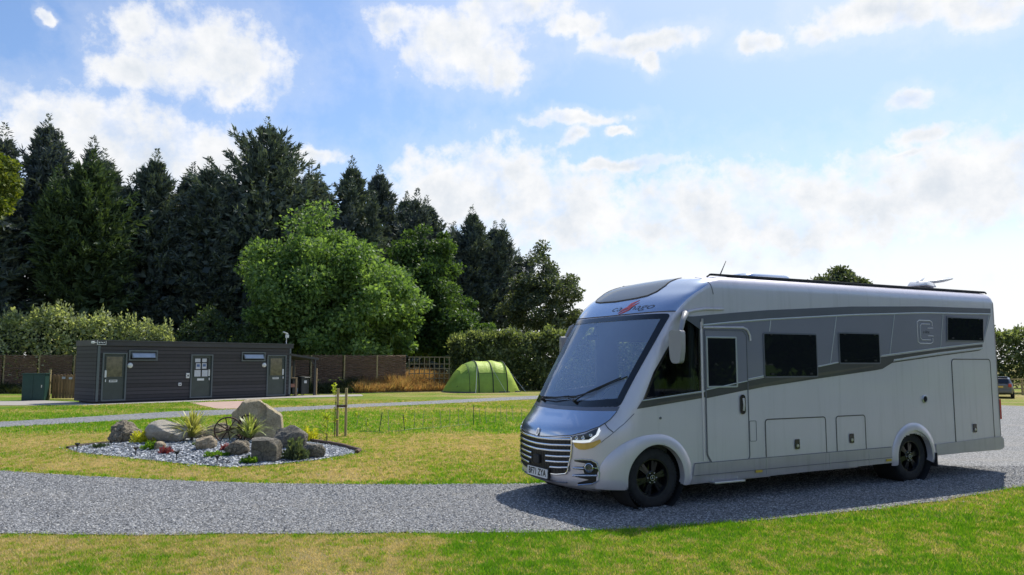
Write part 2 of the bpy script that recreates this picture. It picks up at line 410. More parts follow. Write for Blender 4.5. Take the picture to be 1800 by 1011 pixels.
def strip(name, fn, pts, w, off, mat, parent, h=.012, mb=None, n=6):
    """a rounded bar running along pts on the surface"""
    Q = []
    for a, b in zip(pts[:-1], pts[1:]):
        d = math.dist(a, b); k = max(1, int(d/.04))
        for i in range(k): Q.append((a[0]+(b[0]-a[0])*i/k, a[1]+(b[1]-a[1])*i/k))
    Q.append(pts[-1])
    own = mb is None; mb = mb or MB()
    L = []
    for x, y in Q:
        p, nn = nrm(fn, x, y); L.append((p+nn*off, nn))
    base = len(mb.v)
    for i, (p, nn) in enumerate(L):
        tdir = (L[min(i+1, len(L)-1)][0]-L[max(i-1, 0)][0]).normalized(); sd_ = tdir.cross(nn).normalized()
        for k in range(n):
            a = 2*PI*k/n; mb.v.append(tuple(p+sd_*math.cos(a)*w/2+nn*math.sin(a)*h/2))
    for i in range(len(L)-1):
        for k in range(n):
            k2 = (k+1) % n; mb.f.append((base+i*n+k, base+i*n+k2, base+(i+1)*n+k2, base+(i+1)*n+k))
    mb.f.append(tuple(base+k for k in range(n))); mb.f.append(tuple(base+(len(L)-1)*n+k for k in range(n)))
    return mb.build(name, mat, parent, 50) if own else None
_fontcache = {}
def text_tris(txt, size, shear=0, bold=0):
    cu = bpy.data.curves.new('lettering', 'FONT'); cu.body = txt; cu.size = size; cu.shear = shear; cu.offset = bold
    cu.align_x = 'CENTER'; cu.align_y = 'CENTER'; cu.resolution_u = 3
    ob = bpy.data.objects.new('lettering', cu); COL.objects.link(ob)
    dg = bpy.context.evaluated_depsgraph_get(); dg.update(); me = ob.evaluated_get(dg).to_mesh()
    v = [tuple(x.co) for x in me.vertices]; f = [tuple(p.vertices) for p in me.polygons]
    ob.evaluated_get(dg).to_mesh_clear(); bpy.data.objects.remove(ob); bpy.data.curves.remove(cu)
    return v, f

MH = thing('motorhome', 'long silver A-class motorhome with grey side graphics parked on the gravel drive', 'motorhome', (1.224, 10.409, 0), math.radians(26.884))
WS = [(y, v) for y, v in ((-1.104, 2.355), (1.104, 2.355), (1.015, 1.215), (.6, 1.195), (0, 1.185), (-.6, 1.195), (-1.015, 1.215))]
CABW = [(.50, 2.30), (.71, 2.32), (.71, 1.385), (-.19, 1.285), (-.02, 1.63), (.20, 1.93)]
DOOR = [(.775, .60), (.86, .475), (1.44, .475), (1.49, .54), (1.49, 2.10), (1.43, 2.165), (.775, 2.165)]
DWIN = rrect(.80, 1.31, 1.43, 2.08, .02)
W1 = rrect(1.775, 2.775, 1.545, 2.145, .03); W2 = rrect(3.20, 4.06, 1.725, 2.175, .03); W3 = [(5.63, 2.46), (6.56, 2.46), (6.53, 2.075), (5.60, 2.075)]
FARW = rrect(1.0, 1.9, 1.45, 2.1, .03)
def zbot(s):
    if s < -.3: return .24
    if s < .6: return .26
    return .255+.012*(s-.6) if s < 5.1 else .36
WSI = inset(WS, .055); CABI = inset(CABW, .02); NW = [inset(q, .012) for q in (DWIN, W1, W2, W3)]; FWI = inset(FARW, .02)
def hole(p, nrmx):
    s, y, z = p
    if s < 1.3 and inpoly(y, z, WSI) and nrmx < -.35 : return True
    if abs(y) > 1.09:
        if inpoly(s, z, CABI): return True
        if y < 0 and any(inpoly(s, z, q) for q in NW): return True
        if y > 0 and inpoly(s, z, FWI): return True
    if s > .9 and z < zbot(s): return True
    if abs(y) > .8 and z < .8:
        if z < zbot(s): return True
        if math.hypot(s, z-.36) < .415: return True
        if math.hypot((s-4.713)/1.08, (z-.33)/.92) < .40: return True
    return False
def shell(name, mat, shrink=0):
    vs = [V[0]+(.006*0)]
    v = V[0]; rows = []
    while v < V[-1]: rows.append(v); v += .02 if v < 2.9 else .03
    rows.append(V[-1]); NN = 44; NS = 330
    verts = []; cols = None
    for v in rows:
        z, sc, D, w, b = key(v); s0 = sc+D; ring = []
        rr = .09 if v < 2.7 else .09+.25*(v-2.7)   # rear corner radius
        sr = SREAR-(.0 if v < 2.7 else .35*(v-2.7)**1.4)
        for k in range(5): ring.append((sr, -w*(k/5)*.9, z)) if False else ring.append((sr, -(w-rr)*k/5, z))
        for k in range(7):
            a = PI/2*k/6; ring.append((sr-rr+rr*math.cos(a), -(w-rr)-rr*math.sin(a), z))
        x0 = sr-rr
        for k in range(1, NS): ring.append((x0+(s0-x0)*k/NS, -w, z))
        for k in range(NN*2+1):
            th = -PI/2+PI*k/(NN*2)  # superellipse
            y = w*math.copysign(abs(math.sin(th))**(2/b), math.sin(th)) if abs(th) > 1e-9 else 0
            q = k/(2*NN)*2-1
            # blend of arc and y spacing keeps cells even
            yy = w*math.copysign(1-(1-abs(q))**1.35, q); yy = max(-w, min(w, yy))
            s = s0-D*math.sqrt(max(1-(abs(yy)/w)**b, 0)); ring.append((s, yy, z))
        for k in range(NS-1, 0, -1): ring.append((x0+(s0-x0)*k/NS, w, z))
        for k in range(6, -1, -1):
            a = PI/2*k/6; ring.append((sr-rr+rr*math.cos(a), (w-rr)+rr*math.sin(a), z))
        for k in range(4, 0, -1): ring.append((sr, (w-rr)*k/5, z))
        verts.append(ring)
    n = len(verts[0]); VV = [Vector(p) for r in verts for p in r]
    if shrink:
        c = Vector((2.6, 0, 1.4)); out = []
        for r in range(len(rows)):
            for i in range(n):
                a = VV[r*n+(i+1) % n]-VV[r*n+i-1 if i else r*n+n-1]
                nn = Vector((-a.y, a.x, 0)); nn = nn.normalized() if nn.length > 1e-7 else Vector((0, 0, 0))
                p = VV[r*n+i]
                if nn.dot(Vector((p.x-2.6, p.y, 0))) > 0: nn = -nn
                out.append(p+nn*shrink+Vector((0, 0, -shrink if rows[r] > 2.7 else 0)))
        VV = out
    F = []
    for r in range(len(rows)-1):
        for i in range(n):
            j = (i+1) % n; q = (r*n+i, r*n+j, (r+1)*n+j, (r+1)*n+i)
            a, b_, c_, d_ = (VV[k] for k in q); ce = (a+b_+c_+d_)/4; no = (c_-a).cross(d_-b_)
            if no.length < 1e-10: continue
            no.normalize()
            if hole(ce, no.x if ce.x < 2 and no.dot(ce-Vector((2.6, 0, 1.3))) > 0 else -no.x): continue
            F.append(q)
    F.append(tuple(range((len(rows)-1)*n, len(rows)*n)))
    mb = MB(); mb.add(VV, F); o = mb.build(name, mat, MH, 60)
    if not shrink:
        o.data.materials.append(M['paint_skytint'])
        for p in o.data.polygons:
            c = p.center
            if c.z > 2.38 and c.x < .92 and len(p.vertices) < 5 and abs(p.normal.x) > .22: p.material_index = 1  # sky-tinted silver only where the cap is turned forward
    return o
body = shell('body', M['paint'])
tag(body, 'silver body shell')
shell('cabin_lining', M['cream'], .035)
mb = MB(); mb.box((2.4, 0, .42), (5.9, 1.42, .04)); mb.box((6.1, 0, .52), (1.4, 2.1, .04)); mb.box((2.37, 0, .40), (3.66, 2.2, .03)); mb.box((2.7, .0, .34), (6.0, 1.0, .12)); mb.build('chassis_floor', M['black'], MH)
for sx_, hw in ((0, .43), (4.713, .42)):
    for sy in (-1, 1):
        mb = MB(); mb.lathe([(hw, -1.12*sy), (hw, -.72*sy), (.05, -.72*sy)], (sx_, 0, .37), 'y', 28)
        mb.build('wheel_housing', M['black'], MH, 40)

# flares
def flare(sx_, cz, rin, out):
    n = 40; a0 = -.18 if sx_ == 0 else -.0
    V_, F_ = [], []
    for k in range(n+1):
        a = PI+.22-(PI+.44)*k/n
        ci, si = math.cos(a), math.sin(a)
        ro = out(a)
        for rad, off in ((ro, .003), (ro-.012, .014), (rin+(ro-rin)*.45, .022), (rin+.02, .030), (rin, .026), (rin-.004, -.06)):
            s_, z_ = sx_+ci*rad[0] if isinstance(rad, tuple) else sx_+ci*rad, cz+si*rad
            z_ = max(z_, .262)
            p, nn = nrm(near, s_, z_); V_.append(p+nn*off)
    for k in range(n):
        for i in range(5): F_.append((k*6+i, (k+1)*6+i, (k+1)*6+i+1, k*6+i+1))
    m1 = MB(); m1.add(V_, F_); o = m1.build('wheel_arch', M['paint'], MH, 50)
    m2 = MB(); m2.add([(x, -y, z) for x, y, z in [tuple(q) for q in V_]], F_); m2.build('wheel_arch', M['paint'], MH, 50)
def outf(a):
    c = math.cos(a); return .525+(.19*max(-c, 0)**2.0)+.02*max(c, 0)
flare(0, .36, .405, outf)
flare(4.713, .36, .385, lambda a: .50)

# bonnet, cap, windscreen
BON = [(-1.005, 1.165), (-.97, 1.06), (-.915, .985), (-.80, .92), (-.656, .876), (-.412, .848), (-.2, .828), (0, .818)]
BON = BON+[(-a, b) for a, b in BON[-2::-1]]
BONP = BON+[(.6, 1.150), (0, 1.14), (-.6, 1.150)]
patch('bonnet', nose, BONP, .010, M['paint_skytint'], MH, .045)
strip('bonnet_seam', nose, BON, .012, .006, M['black'], MH, .008)
patch('scuttle_panel', nose, [(-1.01, 1.17), (-.6, 1.155), (0, 1.145), (.6, 1.155), (1.01, 1.17), (1.015, 1.22), (.6, 1.20), (0, 1.19), (-.6, 1.20), (-1.015, 1.22)], .006, M['paint_dark'], MH, .05)
wsr = resamp(roundc(WS, .05), .05)
ws = patch('windscreen', nose, roundc(inset(WS, .045), .04), .002, M['glass'], MH, .06, .004)
frame('windscreen_surround', nose, roundc(WS, .05), .065, .006, M['blackgloss'], ws, .01, .05)
tb = [(-1.02, 1.32), (-.6, 1.275), (0, 1.262), (.6, 1.275), (1.02, 1.32), (.97, 1.23), (.6, 1.21), (0, 1.20), (-.6, 1.21), (-.97, 1.23)]
patch('lower_border', nose, tb, .0065, M['blackgloss'], ws, .05)
CAPS = [(-1.12, 2.385), (-.6, 2.375), (0, 2.37), (.6, 2.375), (1.12, 2.385)]
strip('cap_seam', nose, CAPS, .014, .004, M['ink'], MH, .008)
SKY = [(-.43, 2.585), (-.62, 2.61), (-.70, 2.66), (-.72, 2.75), (-.66, 2.83), (-.56, 2.91), (-.40, 3.0), (0, 3.03), (.40, 3.0), (.56, 2.91), (.66, 2.83), (.72, 2.75), (.70, 2.66), (.62, 2.61), (.43, 2.585), (0, 2.57)]
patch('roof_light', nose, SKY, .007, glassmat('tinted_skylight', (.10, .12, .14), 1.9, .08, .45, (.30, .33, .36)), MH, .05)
frame('roof_light_seal', nose, SKY, .012, .010, M['black'], MH, .012, .04)
# wipers
mb = MB()
def noff(y, v, o): p, n_ = nrm(nose, y, v); return tuple(p+n_*o)
for L in ([(-.34, 1.25, .03), (-.55, 1.36, .05), (-.96, 1.565, .03)], [(.50, 1.24, .03), (.2, 1.25, .05), (-.22, 1.30, .03)]):
    mb.tube([noff(*L[0][:2], L[0][2]), noff(*L[1][:2], L[1][2]), noff(L[2][0]*.9+L[1][0]*.1, L[2][1]*.9+L[1][1]*.1, .045)], .009, 6)
mb.tube([noff(-.15, 1.275, .02), noff(-.55, 1.365, .025), noff(-.97, 1.57, .018)], .008, 5)
mb.tube([noff(.62, 1.27, .02), noff(.2, 1.275, .025), noff(-.28, 1.31, .018)], .008, 5)
mb.tube([noff(-.34, 1.245, .0), noff(-.34, 1.245, .05)], .02, 8); mb.tube([noff(.5, 1.235, .0), noff(.5, 1.235, .05)], .02, 8)
mb.build('wiper', M['black'], MH, 40)

# grille
GR = [(-.655, .862), (-.412, .836), (-.2, .816), (0, .806), (.2, .816), (.412, .836), (.655, .862), (.665, .78), (.655, .62), (.60, .44), (.57, .40), (.40, .372), (0, .355), (-.40, .372), (-.57, .40), (-.60, .44), (-.655, .62), (-.665, .78)]
gr = patch('grille', nose, GR, .003, M['ink'], MH, .05)
mb = MB()
for k in range(22):
    y = -.62+1.24*k/21; strip('', nose, [(y, .38+.05*(abs(y)/.6)**4), (y, .83)], .008, .008, None, None, .006, mb, 4)
mb.build('grille_mesh', M['black'], gr)
frame('grille_surround', nose, roundc(GR, .03), .016, .016, M['chrome'], gr, .018, .04)
for v0, yo, yi in ((.805, .65, 0), (.735, .655, 0), (.668, .65, 0), (.600, .645, .22), (.535, .63, .22), (.470, .61, .30)):
    mb = MB()
    if yi == 0:
        strip('', nose, [(-yo, v0+.018), (-yo*.5, v0-.004), (0, v0-.013), (yo*.5, v0-.004), (yo, v0+.018)], .026, .020, None, None, .018, mb)
    else:
        for sg in (-1, 1):
            mb = MB(); strip('', nose, [(sg*yo, v0+.018), (sg*(yo+yi)/2, v0), (sg*(yi-(.08 if sg > 0 else 0)), v0-.010)], .024, .020, None, None, .018, mb)
            if sg < 0: mb.build('chrome_bar', M['chrome'], gr, 60)
    mb.build('chrome_bar', M['chrome'], gr, 60)
mb = MB(); p, n_ = nrm(nose, 0, .53)
R3 = Matrix.Rotation(0, 3, 'Z'); mb.box(p+n_*.02, (.03, .15, .11)); mb.build('radar_cover', M['black'], gr, bevel=.01)
# badge at the bonnet lip
p, n_ = nrm(nose, 0, .862)
mb = MB(); rot = n_.to_track_quat('Z', 'Y').to_matrix()
E_ = [(.034*math.cos(a), .052*math.sin(a)) for a in [2*PI*k/28 for k in range(28)]]; I_ = [(.022*math.cos(a), .038*math.sin(a)) for a in [2*PI*k/28 for k in range(28)]]
for A_, o0, o1 in ((E_, .014, .022),):
    mb.add([p+rot @ Vector((x, y, o0)) for x, y in E_]+[p+rot @ Vector((x, y, o1)) for x, y in E_]+[p+rot @ Vector((x, y, o1)) for x, y in I_]+[p+rot @ Vector((x, y, .016)) for x, y in I_], [(k+28*r, (k+1) % 28+28*r, (k+1) % 28+28*(r+1), k+28*(r+1)) for r in range(3) for k in range(28)])
mb.add([p+rot @ Vector(q) for q in ((-.004, -.05, .022), (.004, -.05, .022), (.004, .05, .022), (-.004, .05, .022))], [(0, 1, 2, 3)])
bd = mb.build('badge', M['chrome'], MH, 40)
mb = MB(); mb.add([p+rot @ Vector((x, y, .015)) for x, y in I_], [tuple(range(28))]); mb.build('badge_field', M['paint_dark'], bd)

# headlights
for sg in (1, -1):
    f = lambda y, v, sg=sg: nose(-sg*abs(y), v)
    HL = [(.667, .862), (.80, .892), (.925, .975), (.945, .93), (.932, .885), (.86, .805), (.78, .795), (.672, .79)]
    h = patch('headlight', f, roundc(HL, .02), .008, M['dash'], MH, .03)
    frame('daytime_light', f, [(.672, .79), (.672, .815), (.78, .822), (.855, .832), (.918, .893), (.925, .97), (.945, .94), (.935, .885), (.862, .802), (.78, .792)], .008, .016, M['lampw'], h, .012, .02)
    patch('light_blade', f, [(.672, .792), (.672, .812), (.78, .818), (.86, .828), (.915, .885), (.925, .968), (.945, .935), (.934, .885), (.862, .804), (.78, .794)], .017, M['lampw'], h, .03)
    for y0, v0, r in ((.715, .842, .022), (.79, .85, .024), (.865, .885, .022)):
        mb = MB()
        p, n_ = nrm(f, y0, v0); q = n_.to_track_quat('Z', 'Y').to_matrix()
        for a, b, o1, o2 in ((r, r*.75, .010, .018), (r*.75, .002, .018, .012)):
            n1 = len(mb.v)
            for k in range(14):
                an = 2*PI*k/14
                mb.v.append(tuple(p+q @ Vector((a*math.cos(an), a*math.sin(an), o1)))); mb.v.append(tuple(p+q @ Vector((b*math.cos(an), b*math.sin(an), o2))))
            mb.f += [(n1+2*k, n1+2*((k+1) % 14), n1+2*((k+1) % 14)+1, n1+2*k+1) for k in range(14)]
        mb.build('projector_lens', M['chrome'], h, 40)
    patch('lens_cover', f, roundc(inset(resamp(HL, .04), .012), .01), .021, glassmat('headlight_glass', (.85, .88, .9), 1.5, .02), h, .04, .003)
    IND = [(.676, .785), (.80, .783), (.88, .80), (.955, .842), (.962, .805), (.895, .738), (.82, .712), (.75, .71), (.70, .735)]
    patch('indicator', f, roundc(IND, .012), .010, M['amber'], MH, .03)
    strip('bonnet_side_gap', f, [(.935, 1.035), (1.04, .925)], .010, .004, M['ink'], MH, .006)
    strip('wing_seam', f, [(.962, .805), (1.02, .88), (1.05, .935), (1.085, 1.02), (1.12, 1.14)], .008, .002, M['paint_dark'], MH, .006)
    # fog lamp recess with chrome blades
    FG = [(.70, .572), (.87, .585), (.915, .555), (.935, .45), (.92, .37), (.87, .335), (.72, .305), (.74, .325), (.87, .365), (.88, .41), (.885, .47), (.885, .53), (.86, .562), (.72, .565)]
    FGP = [(.69, .585), (.87, .60), (.925, .565), (.945, .45), (.93, .355), (.87, .322), (.70, .29), (.70, .31), (.84, .36), (.68, .385), (.68, .41), (.80, .43), (.79, .47), (.685, .475), (.685, .50), (.79, .51), (.82, .55), (.69, .565)]
    fo = patch('fog_lamp_surround', f, FGP, .004, M['ink'], MH, .03)
    mb = MB()
    strip('', f, [(.69, .585), (.80, .594), (.875, .594), (.925, .56), (.945, .45), (.93, .355), (.87, .32), (.70, .292)], .016, .014, None, None, .016, mb)
    strip('', f, [(.672, .487), (.80, .492)], .022, .016, None, None, .014, mb); strip('', f, [(.66, .397), (.92, .417)], .022, .016, None, None, .014, mb)
    strip('', f, [(.905, .505), (.94, .505)], .018, .016, None, None, .014, mb)
    mb.build('fog_lamp_trim', M['paint_skytint'], fo, 50)
    p, n_ = nrm(f, .857, .505); q = n_.to_track_quat('Z', 'Y').to_matrix(); mb = MB()
    pr = [(.056, 0), (.056, .028), (.048, .034), (.044, .026), (.03, .02), (.002, .024)]; b0 = len(mb.v)
    for r_, h_ in pr:
        for k in range(24): an = 2*PI*k/24; mb.v.append(tuple(p+q @ Vector((r_*math.cos(an), r_*math.sin(an), h_))))
    mb.f += [(i*24+k, i*24+(k+1) % 24, (i+1)*24+(k+1) % 24, (i+1)*24+k) for i in range(3) for k in range(24)]
    mb.build('fog_lamp_ring', M['chrome'], fo, 40)
    mb.f = [(i*24+k, i*24+(k+1) % 24, (i+1)*24+(k+1) % 24, (i+1)*24+k) for i in range(3, 5) for k in range(24)]
    mb.build('fog_lamp_lens', glassmat('fog_lens', (.35, .38, .4), 1.9, .05, .15, (.3, .35, .4)), fo, 40)
    mp = MB()
# lower bumper lip
strip('bumper_lip', nose, [(-.55, .30), (-.3, .288), (0, .284), (.3, .288), (.55, .30)], .02, .008, M['paint_dark'], MH, .02)
# number plate
p, n_ = nrm(nose, 0, .375); n_ = Vector((-1, 0, .03)).normalized(); q = Matrix((Vector((0, -1, 0)), Vector((.03, 0, 1)).normalized(), n_)).transposed()
pp = Vector((p.x-.022, 0, .365)); mb = MB()
pf = rrect(-.26, .26, -.056, .056, .012)
m4 = Matrix.Translation(pp) @ q.to_4x4()
mb.prism(pf, 0, .008, m4); pl_ = mb.build('number_plate', M['plate'], MH)
mb = MB(); mb.prism(rrect(-.28, .28, -.07, .07, .01), -.02, -.001, m4); mb.build('plate_holder', M['black'], pl_)
tv, tf = text_tris('BF71 ZYA', .112, 0, .0028)
w_ = max(x for x, _, _ in tv)-min(x for x, _, _ in tv)
mb = MB(); mb.add([m4 @ Vector((x*.45/w_, y*1.02, .0105)) for x, y, z in tv], tf); mb.build('plate_lettering', M['ink'], pl_)
# maker's lettering on the cap: ca [red zigzag] hago
def nose_txt(txt, yc, vc, size, width, mat, name):
    tv, tf = text_tris(txt, size, .35, -.0012); xs = [x for x, _, _ in tv]; c = (max(xs)+min(xs))/2; k = width/(max(xs)-min(xs)); V_ = []
    for x, y, z in tv:
        p, n_ = nrm(nose, yc-(x-c)*k, vc+y); V_.append(p+n_*.004)
    mb = MB(); mb.add(V_, tf); o = mb.build(name, mat, MH); return o
nose_txt('ca', -.17, 2.462, .105, .21, M['char'], 'cap_lettering'); nose_txt('hago', -.66, 2.462, .105, .42, M['char'], 'cap_lettering')
for dv in (0, .034):
    patch('cap_emblem', nose, [(-.545-dv*.8, 2.560-dv), (-.41-dv, 2.525-dv), (-.375-dv, 2.475-dv), (-.30-dv, 2.452-dv), (-.235-dv*.8, 2.395-dv*.4), (-.32-dv, 2.43-dv), (-.42-dv, 2.46-dv), (-.44-dv, 2.50-dv)], .004, M['redlogo'], MH, .04, .003)

# ---------------- near side graphics
def sp(name, P, off, mat, cell=.25, **k): return patch(name, near, P, off, mat, MH, cell, .004, **k)
TOP = [(.60, 2.325), (1.2, 2.385), (1.89, 2.445), (3.5, 2.545), (5.1, 2.600), (6.77, 2.618)]
THN = [(.72, 2.215), (1.2, 2.262), (1.885, 2.320), (3.5, 2.425), (5.1, 2.500), (6.76, 2.528)]
UPL = [(.72, 1.383), (1.48, 1.515), (3.15, 1.742), (4.08, 1.833), (5.4, 1.955), (6.50, 2.045)]
SWB = [(-.27, 1.195), (.706, 1.303), (1.35, 1.388), (2.758, 1.525), (3.95, 1.636), (4.10, 1.655), (4.34, 1.752)]
sp('roof_stripe', TOP+THN[::-1], .004, M['paint_dark'])
sp('upper_panel', [(a, b-.012) for a, b in THN]+[(6.53, 2.055)]+[(a, b+.012) for a, b in UPL[::-1]], .0035, M['paint_mid'])
strip('pinstripe', near, THN, .022, .006, M['pin'], MH, .006)
sp('charcoal_stripe', [(-.20, 1.285), (.72, 1.37)]+[(a, b-.008) for a, b in UPL[1:]]+[(6.50, 1.995), (5.4, 1.905), (4.36, 1.795)]+SWB[::-1], .0045, M['char'], .2)
sp('taupe_stripe', [(.05, 1.262), (.72, 1.335), (1.48, 1.435), (2.76, 1.60), (3.9, 1.705), (3.9, 1.685), (2.76, 1.56), (1.48, 1.39), (.72, 1.31), (.0, 1.235)], .006, M['taupe'], .2)
strip('pinstripe', near, [(4.36, 1.775), (5.4, 1.880), (6.50, 1.972)], .018, .006, M['pin'], MH, .006)
sp('charcoal_stripe', [(4.20, 1.722), (4.36, 1.762), (5.4, 1.862), (6.47, 1.955), (6.40, 1.935), (5.4, 1.845), (4.34, 1.745)], .0045, M['char'], .2)
strip('pinstripe', near, [(-.20, 1.292), (.72, 1.385), (1.48, 1.527), (1.77, 1.57)], .016, .007, M['pin'], MH, .006)
strip('pinstripe', near, [(2.79, 1.69), (3.18, 1.748)], .016, .007, M['pin'], MH, .006)
strip('pinstripe', near, [(4.09, 1.845), (5.4, 1.968), (6.50, 2.057)], .016, .007, M['pin'], MH, .006)
for a, b in (((1.93, 2.325), (1.90, 2.16)), ((3.188, 2.41), (3.03, 1.742)), ((4.42, 2.47), (4.27, 1.855)), ((5.55, 2.51), (5.44, 1.965)), ((6.72, 2.52), (6.52, 2.06))):
    strip('pinstripe', near, [a, b], .014, .006, M['pin'], MH, .005)
# embossed emblem at the rear of the panel
EM = [(5.27, 2.30), (5.27, 2.36), (5.22, 2.385), (4.97, 2.385), (4.92, 2.36), (4.92, 2.06), (4.97, 2.035), (5.22, 2.035), (5.27, 2.06), (5.27, 2.12)]
mb = MB(); strip('', near, EM, .014, .006, None, None, .006, mb)
strip('', near, [(5.22, 2.33), (5.02, 2.33), (4.985, 2.30), (4.985, 2.12), (5.02, 2.09), (5.22, 2.09)], .012, .006, None, None, .006, mb)
strip('', near, [(5.16, 2.27), (5.29, 2.27)], .012, .006, None, None, .006, mb); strip('', near, [(5.16, 2.15), (5.29, 2.15)], .012, .006, None, None, .006, mb)
mb.build('side_emblem', M['paint'], MH, 40)
tv, tf = text_tris('c-line', .07, .3); mb = MB(); mb.add([(5.12+x, -1.135-.0055, 2.21+y) for x, y, z in tv], tf); mb.build('side_lettering', M['ink'], MH)

# ---------------- windows of the living area
for P in (W1, W2, W3):
    w_ = sp('side_window', inset(resamp(roundc(P, .02), .08), .02), .014, M['glass_dark'], .3)
    frame('window_frame', near, P, .034, .012, M['paint_dark'], w_, .014, .15)
    bx0 = min(p[0] for p in P); bx1 = max(p[0] for p in P); bz0 = min(p[1] for p in P); bz1 = max(p[1] for p in P)
    for fx in (.14, .86):
        mb = MB(); mb.box((bx0+(bx1-bx0)*fx, -1.155, bz0+.05), (.05, .012, .025)); mb.build('window_catch', M['black'], w_)
        mb = MB(); mb.box((bx0+(bx1-bx0)*fx, -1.155, bz1-.03), (.04, .012, .015)); mb.build('window_hinge', M['black'], w_)
    mb = MB(); mb.box(((bx0+bx1)/2, -1.06, bz0+.07), (bx1-bx0, .02, .05)); mb.box(((bx0+bx1)/2, -1.06, bz1-.04), (bx1-bx0, .02, .05)); mb.build('blind', M['cream'], w_)
# cab side windows
for fn in (near, farr):
    cw = patch('cab_window', fn, inset(resamp(CABW, .06), .012), .003, M['glass_side'] if fn is near else M['glass_far'], MH, .08, .004)
    frame('window_seal', fn, resamp(roundc(CABW, .02), .05), .03, .006, M['blackgloss'], cw, .01, .05)
    if fn is near:
        patch('upper_fairing', near, [(.45, 2.325), (.60, 2.325), (.72, 2.33), (.72, 2.21), (.72, 2.16), (.58, 2.24), (.5, 2.28)], .008, M['paint_dark'], MH, .05)
fw = patch('side_window', farr, inset(resamp(FARW, .08), .015), .012, M['glass_far'], MH, .2)
frame('window_frame', farr, FARW, .035, .012, M['paint_dark'], fw, .014, .15)
# pillar crease and roof corner trim
strip('roof_trim', near, [(.50, 2.37), (.62, 2.40), (.80, 2.425), (1.10, 2.432)], .03, .014, M['paint'], MH, .03)
strip('cap_joint', near, [(.95, 2.62), (.93, 2.70), (.90, 2.78), (.90, 2.84), (.93, 2.88)], .014, .002, M['paint_dark'], MH, .006)
strip('cab_seam', near, [(.735, .53), (.735, 2.26)], .030, .006, M['paint'], MH, .02)
# entrance door
dr = patch('entrance_door', near, roundc(DOOR, .03), .008, M['paint'], MH, .25, .006)
frame('door_seal', near, roundc(DOOR, .03), .014, .014, M['paint_dark'], dr, .010, .1)
for P, mt, off in (([(a, b) for a, b in roundc(DOOR, .03) if b > 2.0], None, 0),): pass
sp2 = patch('door_upper', near, [(.79, 1.40), (1.335, 1.478), (1.335, 1.44), (1.476, 1.50), (1.476, 2.10), (1.43, 2.15), (.79, 2.15)], .011, M['paint_mid'], dr, .25, .003)
patch('door_stripe', near, [(.79, 1.30), (1.476, 1.395), (1.476, 1.50), (.79, 1.40)], .0112, M['char'], dr, .25, .003)
strip('door_pinstripe', near, [(.79, 1.405), (1.476, 1.508)], .014, .014, M['pin'], dr, .005)
wn = patch('door_window', near, inset(DWIN, .015), .013, M['glass_door'], dr, .3, .003)
frame('window_frame', near, DWIN, .022, .018, M['pin'], dr, .014, .15)
mb = MB()
for k in range(5): mb.box((1.262+.011*k, -1.11, 1.755), (.005, .03-.012*(k % 2), .62))
mb.build('pleated_blind', M['alu'], dr)
hd = sp('door_handle', rrect(1.335, 1.425, 1.085, 1.335, .042, 6), .024, M['blackgloss'], .1); hd.parent = dr
mb = MB(); mb.tube([(1.385, -1.162, 1.13), (1.385, -1.172, 1.20), (1.385, -1.162, 1.29)], .013, 8); mb.build('handle_grip', M['pin'], hd, 40)
strip('door_rain_rail', near, [(.76, 2.19), (1.43, 2.20), (1.50, 2.175), (1.545, 2.10), (1.55, 2.03)], .03, .014, M['paint'], MH, .022)
strip('awning_light', near, [(.745, 2.30), (.745, 2.20)], .03, .016, M['alu'], MH, .03)
# hatches
for P, lk in ((rrect(1.767, 2.896, .445, 1.01, .05), (2.33, .66)), (rrect(3.09, 3.69, .455, 1.01, .05), (3.385, .69)), (rrect(5.69, 6.68, .49, 1.805, .06), (6.17, .725))):
    h = patch('locker_door', near, P, .003, M['paint'], MH, .3, .003)
    frame('locker_seal', near, P, .014, .006, M['char'], h, .006, .1)
    l = sp('locker_lock', rrect(lk[0]-.043, lk[0]+.043, lk[1]-.065, lk[1]+.065, .012), .016, M['blackgloss'], .1); l.parent = h
    mb = MB(); mb.lathe([(.022, 0), (.022, -.006), (.002, -.008)], (lk[0], -1.151, lk[1]-.02), 'y', 16); mb.build('lock_barrel', M['alu'], l)
frame('vent_panel', near, rrect(1.50, 1.62, .73, .995, .02), .006, .004, M['paint_dark'], MH, .006, .1)
mb = MB(); mb.lathe([(.06, 0), (.06, -.012), (.048, -.018), (.044, -.010), (.002, -.010)], (5.008, -1.135, 1.20), 'y', 28); fc = mb.build('filler_cap', M['alu'], MH, 40)
mb = MB(); mb.lathe([(.043, 0), (.038, -.006), (.02, -.008), (.002, -.008)], (5.008, -1.146, 1.20), 'y', 24); mb.box((5.008, -1.158, 1.20), (.02, .012, .05)); mb.build('cap_centre', M['black'], fc, 40)
mb = MB(); mb.lathe([(.016, 0), (.016, -.008), (.002, -.010)], (.07, near(.07, 1.077)[1], 1.077), 'y', 16); mb.build('side_sensor', M['paint_dark'], MH)
# skirt
SK = [(.56, .50), (4.20, .515), (4.20, .312), (.52, .262)]
sp('skirt', [(.575, .50), (1.75, .52), (4.20, .525), (4.20, .312), (.50, .262), (.54, .35)], .018, M['skirt'], .3)
sp('skirt', [(5.20, .52), (6.86, .572), (6.86, .375), (5.20, .355)], .018, M['skirt'], .3)
strip('skirt_crease', near, [(.55, .36), (4.2, .385)], .008, .020, M['paint_dark'], MH, .006)
for s_ in (1.76, 2.93, 3.72): strip('skirt_joint', near, [(s_, .50), (s_, .30)], .008, .020, M['pin'], MH, .006)
for s_ in (1.62, 4.12): sp('side_marker', rrect(s_-.06, s_+.06, .335, .365, .008), .026, M['amber'], .1)
strip('sill_line', near, [(.575, .505), (4.2, .53)], .012, .014, M['paint_dark'], MH, .01)
